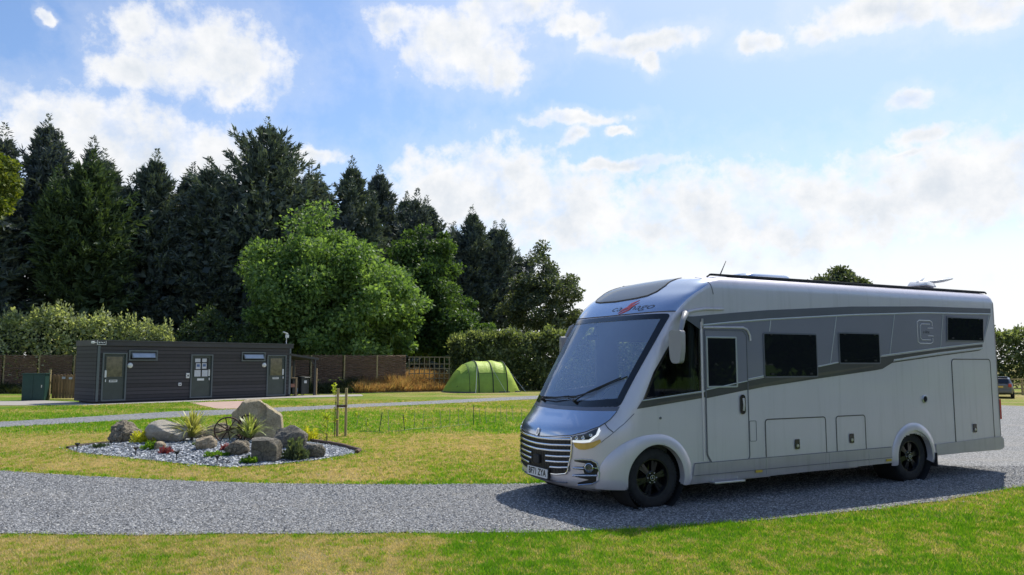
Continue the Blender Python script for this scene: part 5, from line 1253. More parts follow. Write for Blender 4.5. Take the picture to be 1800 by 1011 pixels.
# ------------------------------------------------------------------ woven hurdle fence
m, t, b, o = nt('woven_willow'); v = objv(t); sp = t.nodes.new('ShaderNodeSeparateXYZ'); t.links.new(v, sp.inputs[0])
mpn = t.nodes.new('ShaderNodeMapping'); mpn.inputs['Scale'].default_value = (1.6, 1, 26); t.links.new(v, mpn.inputs[0])
f = noi(t, 1.3, 6, .7, mpn.outputs[0]); c = ramp(t, f, [(.3, (.06, .038, .026)), (.5, (.19, .12, .08)), (.7, (.36, .25, .17))]); t.links.new(c, b.inputs['Base Color']); b.inputs['Roughness'].default_value = .9
bump(t, b, f, .8, .02); WILLOW = m
def hurdle(L_, h, seed):
    """one woven panel in local x, stakes with rods passing alternately in front and behind"""
    rd = random.Random(seed); mb = MB(); n = int(h/.055); st_ = 8
    for k in range(n):
        z = .06+k*.055+rd.uniform(-.008, .008); ph = k % 2; pts = []
        for i in range(st_*2+1):
            x = L_*i/(st_*2); y = .028*math.sin(PI*(i+.5*0)/1*.5+PI*ph); pts.append((x, y+rd.uniform(-.004, .004), z+rd.uniform(-.012, .012)))
        r_ = rd.uniform(.024, .034); mb.tube(pts, r_, 4, False)
    return mb
fl = [(-37.6, 44.6), (-25.6, 45.4), (-12.5, 45.6), (-8.6, 45.4), (-6.35, 46.9)]
cum = [0]
for a, b_ in zip(fl[:-1], fl[1:]): cum.append(cum[-1]+math.dist(a, b_))
def fpt(s_):
    return (np.interp(s_, cum, [p[0] for p in fl]), np.interp(s_, cum, [p[1] for p in fl]))
hp = [hurdle(1.86, 1.72, k) for k in range(4)]; NP = int(cum[-1]/1.9); protos = []
for k in range(NP):
    a = fpt(k*cum[-1]/NP); b_ = fpt((k+1)*cum[-1]/NP); an = math.atan2(b_[1]-a[1], b_[0]-a[0]); z0 = .42
    lab = 'woven willow hurdle panel of the brown boundary fence behind the wash block and tent'
    if k < 4:
        t_ = thing('hurdle_panel', lab, 'fence panel', (a[0], a[1], z0), an, 'woven hurdle panels along the boundary'); w_ = hp[k].build('woven_rods', WILLOW, t_, 60)
        for i in range(8):
            mb = MB(); x = 1.86*(i+.5)/8; mb.tube([(x, 0, -.3), (x+.01, 0, 1.80)], .018, 5); mb.build('stake', WILLOW, t_)
        protos.append(t_)
    else: t_ = dup(protos[k % 4], (a[0], a[1], z0), an)
    mb = MB(); mb.tube([(0, 0, -.3), (0, 0, 1.85)], .05, 7); o = mb.build('fence_post', POSTW); o.location = (a[0], a[1], z0-.1); tag(o, 'round post between the woven hurdle panels', 'post', 'round posts of the woven boundary fence')
# trellis gate section
t_ = thing('trellis_panel', 'open timber trellis section at the right end of the woven fence', 'trellis', (-6.30, 46.9, .35), math.atan2(.8, 2.6))
TRW = pm('weathered_trellis', (.22, .18, .12), .85, 0, .2, 5)
for k in range(9): mb = MB(); mb.box((.06+k*.31, 0, .88), (.055, .03, 1.72)); mb.build('upright', TRW, t_)
for z in (.15, .42, .72, 1.02, 1.30, 1.72): mb = MB(); mb.box((1.3, -.03, z), (2.6, .03, .05)); mb.build('cross_lath', TRW, t_)
# soil bank carrying the fence, brushwood on it
bm = bmesh.new(); gx = np.linspace(-38, 2, 90); gy = np.linspace(0, 1, 12); VV = []
def bankh(x, u):
    w_ = .42+.25*sstep(-10.5, -8.5, x)*sstep(-2.5, -4.5, x)*1.6
    return (w_*math.sin(min(u*1.25, 1)*PI/2)+.06*nz(x, u*3, .8)-.02)*sstep(-1.2, -3.6, x) if u > 0 else -.05
me = bpy.data.meshes.new('soil_bank')
def by(x, u):
    y1 = np.interp(x, [p[0] for p in fl]+[-3.5, 2], [p[1] for p in fl]+[48.2, 50])+3.2; y0 = np.interp(x, [-38, -25, -17, -9.8, -8, -3.4, 2], [42.6, 43, 43.4, 43.2, 44.3, 47.0, 50.2])
    return y0+(y1-y0)*u
me.from_pydata([(x, by(x, u), bankh(x, u)) for x in gx for u in gy], [], [(i*12+j, (i+1)*12+j, (i+1)*12+j+1, i*12+j+1) for i in range(89) for j in range(11)])
smooth(me, 80); BANK = pm('bank_soil', (.13, .11, .055), .95, 0, .4, 2, .6, 12); tag(link_mesh('soil_bank', me, BANK), kind='structure')
bmesh_free = bm.free()
def brush(name, box, n, h, mat, label, f_ok, lean=.5, w=.012):
    X = RNG.uniform(box[0], box[1], n); U = RNG.uniform(box[2], box[3], n); k = f_ok(X, U); X, U = X[k], U[k]; n = len(X)
    Y = np.array([by(x, u) for x, u in zip(X, U)]); Z = np.array([bankh(x, u) for x, u in zip(X, U)])-.02
    cl = np.array([.42+1.1*abs(nz(x, y, .7))+.5*nz(x, y, 3) for x, y in zip(X, Y)]); H_ = h*RNG.uniform(.35, 1.2, n)*np.clip(cl, .3, 1.4)
    a = RNG.uniform(0, 2*PI, n); le = RNG.normal(0, lean, (n, 2)); W_ = w*RNG.uniform(.6, 1.5, n)
    B0 = np.stack([X-np.cos(a)*W_, Y-np.sin(a)*W_, Z], -1); B1 = np.stack([X+np.cos(a)*W_, Y+np.sin(a)*W_, Z], -1); Tp = np.stack([X+le[:, 0]*H_, Y+le[:, 1]*H_, Z+H_], -1)
    return tag(tris(name, np.stack([B0, B1, Tp], 1), mat, None, RNG.uniform(0, 1, n)), label, 'brushwood', kind='stuff')
DRYB = blades_mat('dry_stalks', 1)
DRYB.node_tree.nodes['Color Ramp'].color_ramp.elements[0].color = (.16, .13, .05, 1)
for e_, c_ in zip(DRYB.node_tree.nodes['Color Ramp'].color_ramp.elements, [(.16, .10, .05), (.34, .19, .09), (.55, .27, .11), (.66, .42, .19), (.36, .34, .12)]): e_.color = (*c_, 1)
SHB = leafmat('shaded_weeds', (.020, .030, .012), (.045, .060, .022), (.09, .10, .04), .25)  # shade of the bank is put into these dark leaf colours
brush('dry_brush', (-8.9, -3.4, .05, .80), 62000, .60, DRYB, 'tangle of dry orange-brown stalks on the bank left of the tent', lambda x, u: (x > -9.6+u*1.2))
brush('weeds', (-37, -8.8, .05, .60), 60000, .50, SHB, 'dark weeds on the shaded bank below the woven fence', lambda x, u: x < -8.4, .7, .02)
# ------------------------------------------------------------------ tent
def tentmat(name, col, trans):
    m, t, b, o = nt(name); v = objv(t); c = ramp(t, noi(t, 2.2, 4, .6, v), [(.3, tuple(x*.86 for x in col)), (.7, tuple(min(1, x*1.1) for x in col))])
    t.links.new(c, b.inputs['Base Color']); b.inputs['Roughness'].default_value = .55
    tr = t.nodes.new('ShaderNodeBsdfTranslucent'); t.links.new(c, tr.inputs[0]); mx = t.nodes.new('ShaderNodeMixShader'); mx.inputs[0].default_value = trans
    t.links.new(b.outputs[0], mx.inputs[1]); t.links.new(tr.outputs[0], mx.inputs[2]); t.links.new(mx.outputs[0], o.inputs[0])
    bump(t, b, noi(t, 3.5, 4, .6, v, 1.5), .5, .08); return m
TL = tentmat('lime_fabric', (.62, .78, .13), .25); TM = tentmat('olive_fabric', (.33, .50, .09), .35); TD = pm('tent_dark_trim', (.03, .045, .03), .7); TG = pm('tent_grey_skirt', (.10, .11, .12), .7)
TX = thing('tunnel_tent', 'lime green tunnel tent on the grass in front of the hedge', 'tent', (-1.95, 46.1, 0), math.radians(18))
def tsec(x):     # half width, height along the tent
    k = [(-2.25, .02, .02), (-1.95, .75, .45), (-1.45, 1.22, 1.18), (-.92, 1.42, 1.66), (-.40, 1.48, 1.84), (0.15, 1.50, 1.88), (.40, 1.49, 1.86), (.70, 1.49, 1.87), (1.30, 1.47, 1.80), (1.62, 1.36, 1.45), (2.0, 1.10, .72), (2.3, .80, .08)]
    X = [q[0] for q in k]; return float(np.interp(x, X, [q[1] for q in k])), float(np.interp(x, X, [q[2] for q in k]))
def tpt(x, a, off=0):   # a: 0 near side ground .. 1 far side ground
    w_, h_ = tsec(x); an = PI*a; sag = 1-.035*abs(math.sin((x+.40)*PI/1.1))*math.sin(an) if -.4 < x < 1.3 else 1
    y = -math.copysign(abs(math.cos(an))**.72, math.cos(an))*(w_+off)*sag; z = math.sin(an)**.85*(h_+off)*sag
    return (x, y, max(z, 0))
def tpatch(name, x0, x1, a0, a1, mat, off=0, nx_=14, na=26):
    mb = MB(); mb.add([tpt(x0+(x1-x0)*i/nx_, a0+(a1-a0)*j/na, off) for i in range(nx_+1) for j in range(na+1)], [(i*(na+1)+j, (i+1)*(na+1)+j, (i+1)*(na+1)+j+1, i*(na+1)+j+1) for i in range(nx_) for j in range(na)])
    return mb.build(name, mat, TX, 60)
tpatch('front_panel', -2.25, -.40, 0, 1, TM); tpatch('roof_panel', -.40, .15, .19, .81, TL); tpatch('roof_panel', .15, .40, .19, .81, TL); tpatch('roof_panel', .40, 1.30, .19, .81, TL)
tpatch('side_panel', -.40, 1.30, 0, .19, TM); tpatch('side_panel', -.40, 1.30, .81, 1, TM); tpatch('rear_panel', 1.30, 2.3, 0, 1, TL)
tpatch('front_window', -1.35, -.95, .30, .70, TL, .02)
for x in (-.42, .43, 1.30, -.95):
    mb = MB(); mb.tube([tpt(x, j/30, .015) for j in range(31)], .030 if x != -.95 else .014, 6); mb.build('arch_sleeve', TD, TX, 60)
mb = MB(); mb.tube([tpt(-.40+1.7*i/10, .19, .01) for i in range(11)], .012, 5); mb.build('seam', TD, TX)
for x0, x1 in ((-1.9, -1.25),): mb = MB(); mb.tube([tpt(-2.2, .05, .01), tpt(-1.6, .10, .01), tpt(-1.0, .25, .01)], .012, 5); mb.build('zip_line', TD, TX)
mb = MB(); R0 = [(-2.3, 0), (-1.95, -.78), (-1.45, -1.25), (-.9, -1.45), (1.3, -1.50), (2.0, -1.12), (2.35, -.8), (2.35, .8), (2.0, 1.12), (1.3, 1.5), (-.9, 1.45), (-1.45, 1.25), (-1.95, .78)]
mb.prism(R0, .002, .07); mb.build('mud_skirt', TG, TX)
for x, x2, a in ((-.42, -.9, .30), (.43, .9, .28), (1.30, 2.1, .30), (-.42, -1.0, .7), (.43, 1.0, .72), (1.3, 2.2, .7)):
    p = tpt(x, a, .03); mb = MB(); mb.tube([p, (x2, math.copysign(2.5, p[1]), .02)], .010, 4); mb.build('guy_line', PAPER, TX)
# ------------------------------------------------------------------ rockery
def rockmat(name, dark, mid, light, sc=3, crack=.5):
    m, t, b, o = nt(name); v = objv(t); f = mth(t, 'ADD', mth(t, 'MULTIPLY', noi(t, sc, 8, .7, v, .6), .6), mth(t, 'MULTIPLY', noi(t, sc*9, 5, .7, v), .4))
    c = ramp(t, f, [(.36, dark), (.5, mid), (.64, light)]); vo = t.nodes.new('ShaderNodeTexVoronoi'); vo.feature = 'DISTANCE_TO_EDGE'; vo.inputs['Scale'].default_value = sc*.9
    wv = t.nodes.new('ShaderNodeVectorMath'); wv.operation = 'ADD'; nn = t.nodes.new('ShaderNodeTexNoise'); nn.inputs['Scale'].default_value = 3; t.links.new(v, nn.inputs['Vector']); t.links.new(v, wv.inputs[0]); t.links.new(nn.outputs['Color'], wv.inputs[1]); t.links.new(wv.outputs[0], vo.inputs['Vector'])
    cr = mth(t, 'MULTIPLY', mth(t, 'MAXIMUM', mth(t, 'SUBTRACT', 1.0, mth(t, 'MULTIPLY', vo.outputs['Distance'], 22)), 0), crack); c = mixc(t, cr, c, tuple(x*.4 for x in dark))
    t.links.new(c, b.inputs['Base Color']); b.inputs['Roughness'].default_value = .88; b.inputs['Specular IOR Level'].default_value = .25
    bump(t, b, mth(t, 'SUBTRACT', mth(t, 'ADD', noi(t, sc*3, 8, .75, v), mth(t, 'MULTIPLY', noi(t, sc*14, 5, .7, v), .4)), mth(t, 'MULTIPLY', cr, .5)), 1.0, .05); return m
RK = {'craggy': rockmat('craggy_rock', (.13, .11, .08), (.27, .23, .17), (.46, .39, .29), 4, .8), 'pale': rockmat('pale_boulder', (.30, .275, .235), (.44, .40, .34), (.58, .53, .45), 2.5, .15),
      'tan': rockmat('tan_rock', (.24, .19, .125), (.46, .37, .25), (.64, .53, .38), 4, .4), 'dark': rockmat('dark_rock', (.085, .082, .070), (.19, .175, .145), (.38, .33, .25), 3, .4), 'stand': rockmat('standing_stone', (.30, .25, .165), (.50, .415, .27), (.68, .57, .39), 3.5, .3)}
def rock(label, x, y, w, d, h, mat, seed, cuts=6, rz=0, rough=.10, sub=5, planes=None, sink=.08, lean=0, shape=None):
    g = random.Random(seed); bm = bmesh.new(); bmesh.ops.create_icosphere(bm, subdivisions=sub, radius=1)
    pl = []
    for _ in range(cuts):
        n = Vector((g.uniform(-1, 1), g.uniform(-1, 1), g.uniform(-.3, 1))).normalized(); pl.append((n, g.uniform(.62, .88)))
    for q in (planes or []): pl.append((Vector(q[:3]).normalized(), q[3]))
    for v in bm.verts:
        c = v.co.copy(); c = Vector([math.copysign(abs(k)**.82, k) for k in c])
        for n, dd in pl:
            e_ = c.dot(n)-dd
            if e_ > 0: c -= n*e_*.97
        nn = c.normalized(); f = noise.fractal(c*1.6+Vector((seed, 0, 0)), 1.0, 2.0, 4)*rough+noise.fractal(c*6+Vector((0, seed, 0)), 1.0, 2.0, 3)*rough*.35
        c += nn*f
        if shape: c = shape(c)
        v.co = Vector((c.x*w/2, c.y*d/2, (c.z+1)*h/2*(1+sink)-h*sink)); v.co.x += lean*v.co.z
    me = bpy.data.meshes.new('boulder'); bm.to_mesh(me); bm.free(); smooth(me, 24)
    o = link_mesh('boulder', me, RK[mat]); o.location = (x, y, bedz(x, y)-.03); o.rotation_euler = (0, 0, rz); return tag(o, label, 'boulder', 'boulders of the rockery bed')
rock('craggy dark boulder at the left end of the rockery', -8.12, 16.45, .74, .62, .50, 'craggy', 3, 9, .3, .16, planes=[(-.6, -.6, .5, .62), (.7, -.3, .75, .62)], lean=-.15)
rock('smooth pale grey rounded boulder, second from the left', -7.14, 16.15, .82, .66, .48, 'pale', 5, 2, -.1, .04, planes=[(.62, -.3, .75, .66), (.1, -.8, -.5, .75)], lean=-.12)
rock('pointed grey-brown rock half hidden behind the pale boulder', -7.15, 17.35, .62, .5, .44, 'craggy', 8, 8, .6, .14)
rock('small round tan rock in front of the variegated spiky plant', -5.88, 14.95, .42, .36, .30, 'tan', 12, 6, .2, .08)
rock('flat-sloped light brown rock right of the first spiky plant', -6.38, 17.15, .72, .5, .38, 'tan', 15, 7, -.2, .12)
def stand_shape(c):
    k = 1-.12*max(c.z, 0)**2; c = Vector((math.copysign(min(abs(c.x)*1.15, 1)**.9, c.x)*k+.02-.10*c.z, c.y*k, c.z)); d_ = math.hypot((c.x-.28)/.16, (c.z-.45)/.42)
    if c.y < 0 and d_ < 1: c.y += .30*(1-d_*d_)
    return c
rock('tall pale standing stone with a notch, the largest in the rockery', -5.60, 17.05, 1.06, .6, .90, 'stand', 21, 0, .15, .06, 6, [(-.75, -.65, .1, .70), (.30, -.95, .12, .60), (.70, 0, .72, .80), (-.75, 0, .68, .90)], .10, .0, stand_shape)
rock('dark angular boulder with a brown flat top at the front of the rockery', -4.34, 13.75, .60, .56, .52, 'dark', 27, 3, .1, .05, planes=[(0, -.12, 1, .58), (.1, -1, 0, .62), (-1, -.2, 0, .78), (1, -.1, 0, .78)])
rock('dark boulder behind the lavender bush', -4.30, 15.1, .62, .5, .46, 'dark', 30, 5, .4, .08, planes=[(-.6, -.4, .65, .6)])
rock('grey boulder at the right end of the rockery', -3.66, 14.35, .44, .42, .32, 'dark', 33, 5, -.3, .08, planes=[(0, 0, 1, .62)])
rock('small mottled rock left of the dark front boulder', -5.0, 14.2, .42, .34, .28, 'craggy', 36, 7, .1, .1)
rock('small mossy rock beside the green tuft on the left', -6.86, 15.15, .26, .22, .17, 'tan', 39, 4, 0, .08, 4)
CORL = leafmat('variegated_spiky_leaf', (.20, .22, .06), (.42, .42, .14), (.66, .62, .36), .35, .4); CORL2 = leafmat('green_spiky_leaf', (.10, .13, .04), (.26, .32, .09), (.50, .52, .26), .35, .4)
def spiky(name, x, y, h, spread, n, mat, label, seed, stem=.12):
    g = random.Random(seed); root = thing(name, label, 'plant', (x, y, bedz(x, y))); 
    mb = MB(); mb.tube([(0, 0, -.02), (0, 0, stem)], [.035, .025], 8); mb.build('stem', BARK, root)
    V_ = []
    for k in range(n):
        a = g.uniform(0, 2*PI); up = g.random()**1.1; L_ = spread*g.uniform(.75, 1.15)*(1.15-.42*up); w_ = g.uniform(.010, .017); e0 = math.radians(8+74*up); pts = []
        r = 0; z = stem*g.uniform(.4, 1); N_ = 9; ds = L_/N_; e_ = e0+math.radians(15); droop = math.radians(g.uniform(60, 115))*(1-up*.88)
        for i in range(N_+1):
            pts.append((r*math.cos(a), r*math.sin(a), z)); r += ds*math.cos(e_); z += ds*math.sin(e_); e_ -= droop/N_*(i/N_*2)
        for i in range(N_):
            p, q = pts[i], pts[i+1]; w0 = w_*(.6+.8*math.sin(PI*min(i/N_+.1, 1))) if i < N_-1 else w_*.7; w1 = w_*(.6+.8*math.sin(PI*min((i+1)/N_+.1, 1))) if i < N_-1 else .001
            sx_, sy_ = -math.sin(a), math.cos(a)
            V_.append([(p[0]-sx_*w0, p[1]-sy_*w0, p[2]), (p[0]+sx_*w0, p[1]+sy_*w0, p[2]), (q[0]+sx_*w1, q[1]+sy_*w1, q[2]), (q[0]-sx_*w1, q[1]-sy_*w1, q[2])])
    me_ = MB()
    for qd in V_: me_.add(qd, [(0, 1, 2, 3)])
    me_.build('leaf_rosette', mat, root, 60)
spiky('cordyline', -6.72, 16.35, .6, .66, 150, CORL, 'yellow and cream variegated spiky plant left of the iron wheel', 4)
spiky('cordyline', -5.46, 16.2, .55, .58, 100, CORL2, 'greener spiky plant with upright leaves in front of the standing stone', 6)
def tuftp(name, x, y, w, d, h, n, leaf, mat, label, seed, cat='plant', up=.6, zb=None, stems=0):
    g = np.random.default_rng(seed); root = thing(name, label, cat, (x, y, bedz(x, y) if zb is None else zb))
    v = unit(g.normal(0, 1, (n, 3))); v[:, 2] = np.abs(v[:, 2]); P_ = v*(g.uniform(0, 1, (n, 1))**.4)*np.array([w/2, d/2, h]); P_ *= (1+.25*np.sin(v[:, :1]*9+seed))
    D_ = unit(v+g.normal(0, .5, (n, 3))+np.array([0, 0, up])); L_ = g.uniform(.6, 1.2, n)*leaf
    quads('foliage', sprays(P_, D_, L_, L_*.32), mat, root)
    mb = MB(); rd = random.Random(seed)
    for k in range(stems or 5):
        a = rd.uniform(0, 2*PI); mb.tube([(0, 0, -.01), (math.cos(a)*w*.15, math.sin(a)*d*.15, h*.45), (math.cos(a)*w*.32, math.sin(a)*d*.32, h*.85)], .006, 4)
    o = mb.build('stems', BARK, root); o['kind'] = 'stuff'; return root
YEL = leafmat('yellow_leaf', (.25, .28, .02), (.48, .48, .04), (.68, .66, .09), .4); BRG = leafmat('bright_green_leaf', (.06, .13, .015), (.14, .27, .03), (.28, .42, .06), .4); REDF = leafmat('red_succulent', (.16, .03, .04), (.34, .07, .09), (.52, .24, .27), .2); LAV = leafmat('grey_green_leaf', (.06, .085, .045), (.13, .17, .10), (.24, .29, .18), .3)
tuftp('golden_shrub', -7.55, 16.05, .55, .4, .22, 1500, .045, YEL, 'low golden yellow shrub between the craggy and the pale boulder', 1)
tuftp('golden_shrub', -7.35, 16.9, .35, .3, .30, 600, .045, YEL, 'small golden shrub peeping out behind the pale boulder', 2)
tuftp('golden_shrub', -4.50, 17.2, .5, .4, .27, 1100, .05, YEL, 'yellow-green bush behind the dark boulder near the stakes', 3, zb=0)
tuftp('heather', -7.02, 15.15, .30, .22, .13, 900, .04, BRG, 'bright green cushion plant next to the mossy rock', 4)
tuftp('succulent', -6.48, 14.62, .27, .2, .10, 260, .05, REDF, 'dark red and pink houseleek cluster at the front left', 5, up=1.4)
tuftp('succulent', -5.38, 14.65, .20, .16, .10, 180, .05, REDF, 'small red houseleek beside the small tan rock', 6, up=1.4)
tuftp('ground_cover', -5.32, 14.05, .45, .25, .07, 900, .035, BRG, 'flat green creeping plant at the front centre of the bed', 7)
tuftp('ground_cover', -8.30, 15.75, .40, .25, .05, 500, .035, CONG, 'dark green creeping plant at the left tip of the bed', 8)
tuftp('grassy_tuft', -4.50, 13.42, .26, .12, .06, 240, .075, BRG, 'green grassy tuft at the foot of the dark front boulder', 9, up=1.2)
tuftp('grassy_tuft', -6.1, 15.4, .35, .3, .10, 500, .05, LAV, 'grey-green low plant between the pale boulder and the tan rock', 10)
tuftp('lavender_bush', -3.88, 13.95, .40, .32, .32, 1500, .06, LAV, 'grey-green lavender bush in front of the dark boulders on the right', 11, up=1.2, stems=9)
# iron wheels
RUST = pm('rusty_iron', (.06, .032, .024), .8, .3, .35, 9, .4, 50)
def iron_wheel(x, y, z, r, rz, tilt, label, red=False):
    t_ = thing('old_ironwork', label, 'wheel', (x, y, z), 0); t_.rotation_euler = (tilt, 0, rz)
    mb = MB(); mb.lathe([(r, -.025), (r, .025), (r-.024, .025), (r-.024, -.025)], (0, 0, 0), 'y', 44, True); mb.build('rim', RUST, t_, 40)
    for k in range(8):
        a = 2*PI*k/8+.2; mb = MB(); mb.tube([(.03*math.cos(a), 0, .03*math.sin(a)), ((r-.01)*math.cos(a), 0, (r-.01)*math.sin(a))], .012, 6); mb.build('spoke', RUST, t_)
    mb = MB(); mb.lathe([(.045, -.05), (.045, .05), (.02, .06), (.002, .06)], (0, 0, 0), 'y', 16); mb.lathe([(.002, -.06), (.02, -.06), (.045, -.05)], (0, 0, 0), 'y', 16); mb.build('hub', pm('red_hub', (.20, .035, .03), .6, .1, .3, 12) if red else RUST, t_, 40)
iron_wheel(-5.93, 16.25, .34, .28, .25, .12, 'rusty spoked iron wheel leaning left of the standing stone')
iron_wheel(-5.60, 16.42, .37, .28, -.55, -.1, 'second iron wheel with a red hub half behind the greener spiky plant', True)
mb = MB(); mb.tube([(-5.93, 16.25, .37), (-5.58, 16.40, .40)], .018, 8); mb.tube([(-5.6, 16.3, .15), (-5.52, 16.75, .55)], .025, 8); o = mb.build('iron_axle', RUST, None, 40); tag(o, 'rusty iron axle joining the two old wheels', 'axle')
# solar stake lights
for k, (x, y) in enumerate(((-8.52, 15.28), (-7.02, 14.56), (-5.98, 13.92), (-5.02, 13.30))):
    lb = ['leftmost black solar stake light at the tip of the bed', 'black solar stake light in front of the green cushion plant', 'black solar stake light in front of the small gap right of the red houseleek', 'rightmost black solar stake light at the front edge of the bed'][k]
    t_ = thing('solar_light', lb, 'garden light', (x, y, .01), 0, 'solar stake lights along the rockery')
    mb = MB(); mb.tube([(0, 0, -.03), (0, 0, .12)], .008, 6); mb.build('stake', M['black'], t_); mb = MB(); mb.lathe([(.012, .10), (.028, .125), (.05, .15), (.05, .165), (.002, .172)], (0, 0, 0), 'z', 16); mb.build('lamp_head', M['blackgloss'], t_, 40)
# edging
mb = MB(); L_ = [(-4.4, 17.1), (-3.9, 16.6), (-3.5, 16.1), (-3.2, 15.6), (-2.98, 15.25), (-2.98, 15.0)]; pp = []
for (x0, y0), (x1, y1) in zip(L_[:-1], L_[1:]):
    for k in range(4): pp.append((x0+(x1-x0)*k/4, y0+(y1-y0)*k/4, .04))
mb.tube([(x, y, z) for x, y, z in pp]+[(L_[-1][0], L_[-1][1], .03)], .045, 7); o = mb.build('bed_edging', pm('edging_timber', (.10, .062, .045), .85, 0, .3, 8, .4, 30), None, 50); tag(o, 'dark brown edging log curving round the right end of the rockery', 'edging')
mb = MB(); L_ = [(-8.98, 15.75), (-8.97, 16.3), (-8.5, 17.05), (-7.9, 17.45)]; mb.tube([(x, y, .03) for x, y in resamp(L_, .2)[:12]], .035, 6); o = mb.build('bed_edging', pm('edging_timber_left', (.07, .055, .045), .85, 0, .3, 8, .4, 30), None, 50); tag(o, 'low dark edging behind the left tip of the rockery', 'edging')
# young trees and stakes
YLF = leafmat('young_leaf', (.18, .24, .02), (.36, .44, .05), (.58, .62, .10), .45)
for (x, y, hh, lb) in ((-4.13, 18.38, 1.13, 'left square tree stake with the sapling tied to it'), (-3.93, 18.38, 1.14, 'right square tree stake of the pair')):
    mb = MB(); mb.box((0, 0, hh/2), (.055, .055, hh)); o = mb.build('tree_stake', POSTW, None, bevel=.004); o.location = (x, y, 0); tag(o, lb, 'stake')
mb = MB(); mb.box((-.10, .0, .72), (.24, .012, .055)); o = mb.build('cross_strap', pm('brown_strap', (.10, .06, .045), .7), None); o.location = (-3.93, 18.345, 0); tag(o, 'brown strap joining the two tree stakes', 'strap')
def sapling(x, y, h, n, spread, leaf, mat, label, seed, cat='sapling', zlo=.1, group=None, name='sapling'):
    g = np.random.default_rng(seed); root = thing(name, label, cat, (x, y, 0), 0, group); mb = MB(); rd = random.Random(seed)
    mb.tube([(0, 0, 0), (.01, 0, h*.5), (.0, .01, h*.97)], [.010, .008, .003], 5)
    tips = []
    for k in range(9):
        z = h*rd.uniform(.2, .85); a = rd.uniform(0, 2*PI); e_ = (spread*math.cos(a)*(1-z/h*.5), spread*math.sin(a)*(1-z/h*.5), z+spread*.5); mb.tube([(0, 0, z), e_], .004, 4); tips.append(((0, 0, z), e_))
    mb.build('stem', BARK, root)
    P_ = []
    for k in range(n):
        if rd.random() < .5: a, b_ = rd.choice(tips); u = rd.uniform(.3, 1.1); P_.append([a[i]+(b_[i]-a[i])*u for i in range(3)])
        else: P_.append([rd.gauss(0, spread*.2), rd.gauss(0, spread*.2), h*rd.uniform(zlo, 1.02)])
    P_ = np.array(P_)+g.normal(0, .01, (n, 3)); L_ = g.uniform(.6, 1.3, n)*leaf
    quads('leaves', sprays(P_, unit(g.normal(0, 1, (n, 3))+np.array([0, 0, .3])), L_, L_*.3), mat, root); return root
sapling(-4.19, 18.36, 1.22, 70, .10, .07, YLF, 'thin young tree with yellow leaves tied to the left stake', 50, zlo=.8)
sapling(-3.93, 16.5, .66, 240, .20, .05, YLF, 'leafy young shrub with yellow-green leaves just right of the rockery', 51, 'shrub', .15)
CANES = [(-4.06, 20.29, 0.42), (-3.7, 19.92, 0.36), (-3.37, 19.74, 0.48), (-3.09, 19.56, 0.53), (-2.75, 19.92, 0.42), (-2.60, 20.67, 0.47), (-2.34, 20.29, 0.49), (-2.10, 20.67, 0.42), (-1.92, 21.07, 0.46), (-1.72, 21.49, 0.48), (-1.50, 21.7, 0.47), (-1.32, 21.92, 0.56), (-1.08, 21.92, 0.55), (-0.90, 22.14, 0.46), (-0.72, 22.14, 0.48), (-0.5, 22.37, 0.47), (-0.32, 22.84, 0.50), (-0.16, 22.84, 0.46), (0.04, 23.08, 0.47), (0.28, 23.32, 0.46)]
CANEM = pm('bamboo_cane', (.38, .36, .20), .7, 0, .2, 12); CANED = pm('dark_green_cane', (.05, .10, .05), .6, 0, .2, 12)
for k, (x, y, h) in enumerate(CANES):
    rd = random.Random(k); o_ = []
    leafy = k in (0, 1, 4, 5, 7, 11, 13); dark = k in (2, 4, 12)
    lb = ['hedge whip at the left end of the row, nearest the tree stakes', 'leafy hedge whip, second in the row'][k] if k < 2 else ('dark green cane standing upright in the row of hedge whips' if dark else ('leafy bright green hedge whip on its cane in the young row' if leafy else 'bare bamboo cane in the young hedge row'))
    t_ = thing('planted_cane', lb, 'cane', (x, y, 0), 0, 'canes and hedge whips in the young hedge row')
    ln = rd.uniform(-.07, .07); mb = MB(); mb.tube([(0, 0, -.02), (ln*.5, 0, h*.5), (ln, rd.uniform(-.03, .03), h)], .0085 if not dark else .012, 5); mb.build('cane', CANED if dark else CANEM, t_)
    n_ = 40 if leafy else 8; g = np.random.default_rng(k); P_ = np.stack([g.normal(0, .035, n_), g.normal(0, .03, n_), h*g.uniform(.2 if leafy else .0, 1.05, n_)], -1); L_ = g.uniform(.03, .06, n_)
    quads('leaves', sprays(P_, unit(g.normal(0, 1, (n_, 3))), L_, L_*.35), YLF if leafy else BRG, t_)
mb = MB(); mb.tube([(-3.9, 19.7, .01), (-3.5, 19.45, .03), (-3.2, 19.4, .01), (-2.6, 20.2, .03), (-1.9, 20.9, .02), (-1.2, 21.9, .02)], .012, 5); o = mb.build('irrigation_hose', pm('green_hose', (.25, .32, .08), .5), None, 50); tag(o, 'thin pale green hose lying along the young hedge row', 'hose')
# ------------------------------------------------------------------ far right: car and rail fence
CZ = gz(35, 52); CAR = thing('parked_car', 'dark grey car parked on the grass at the far right edge', 'car', (32.9, 52.3, CZ), math.radians(58)); CAR.scale = (.92, .92, .92)
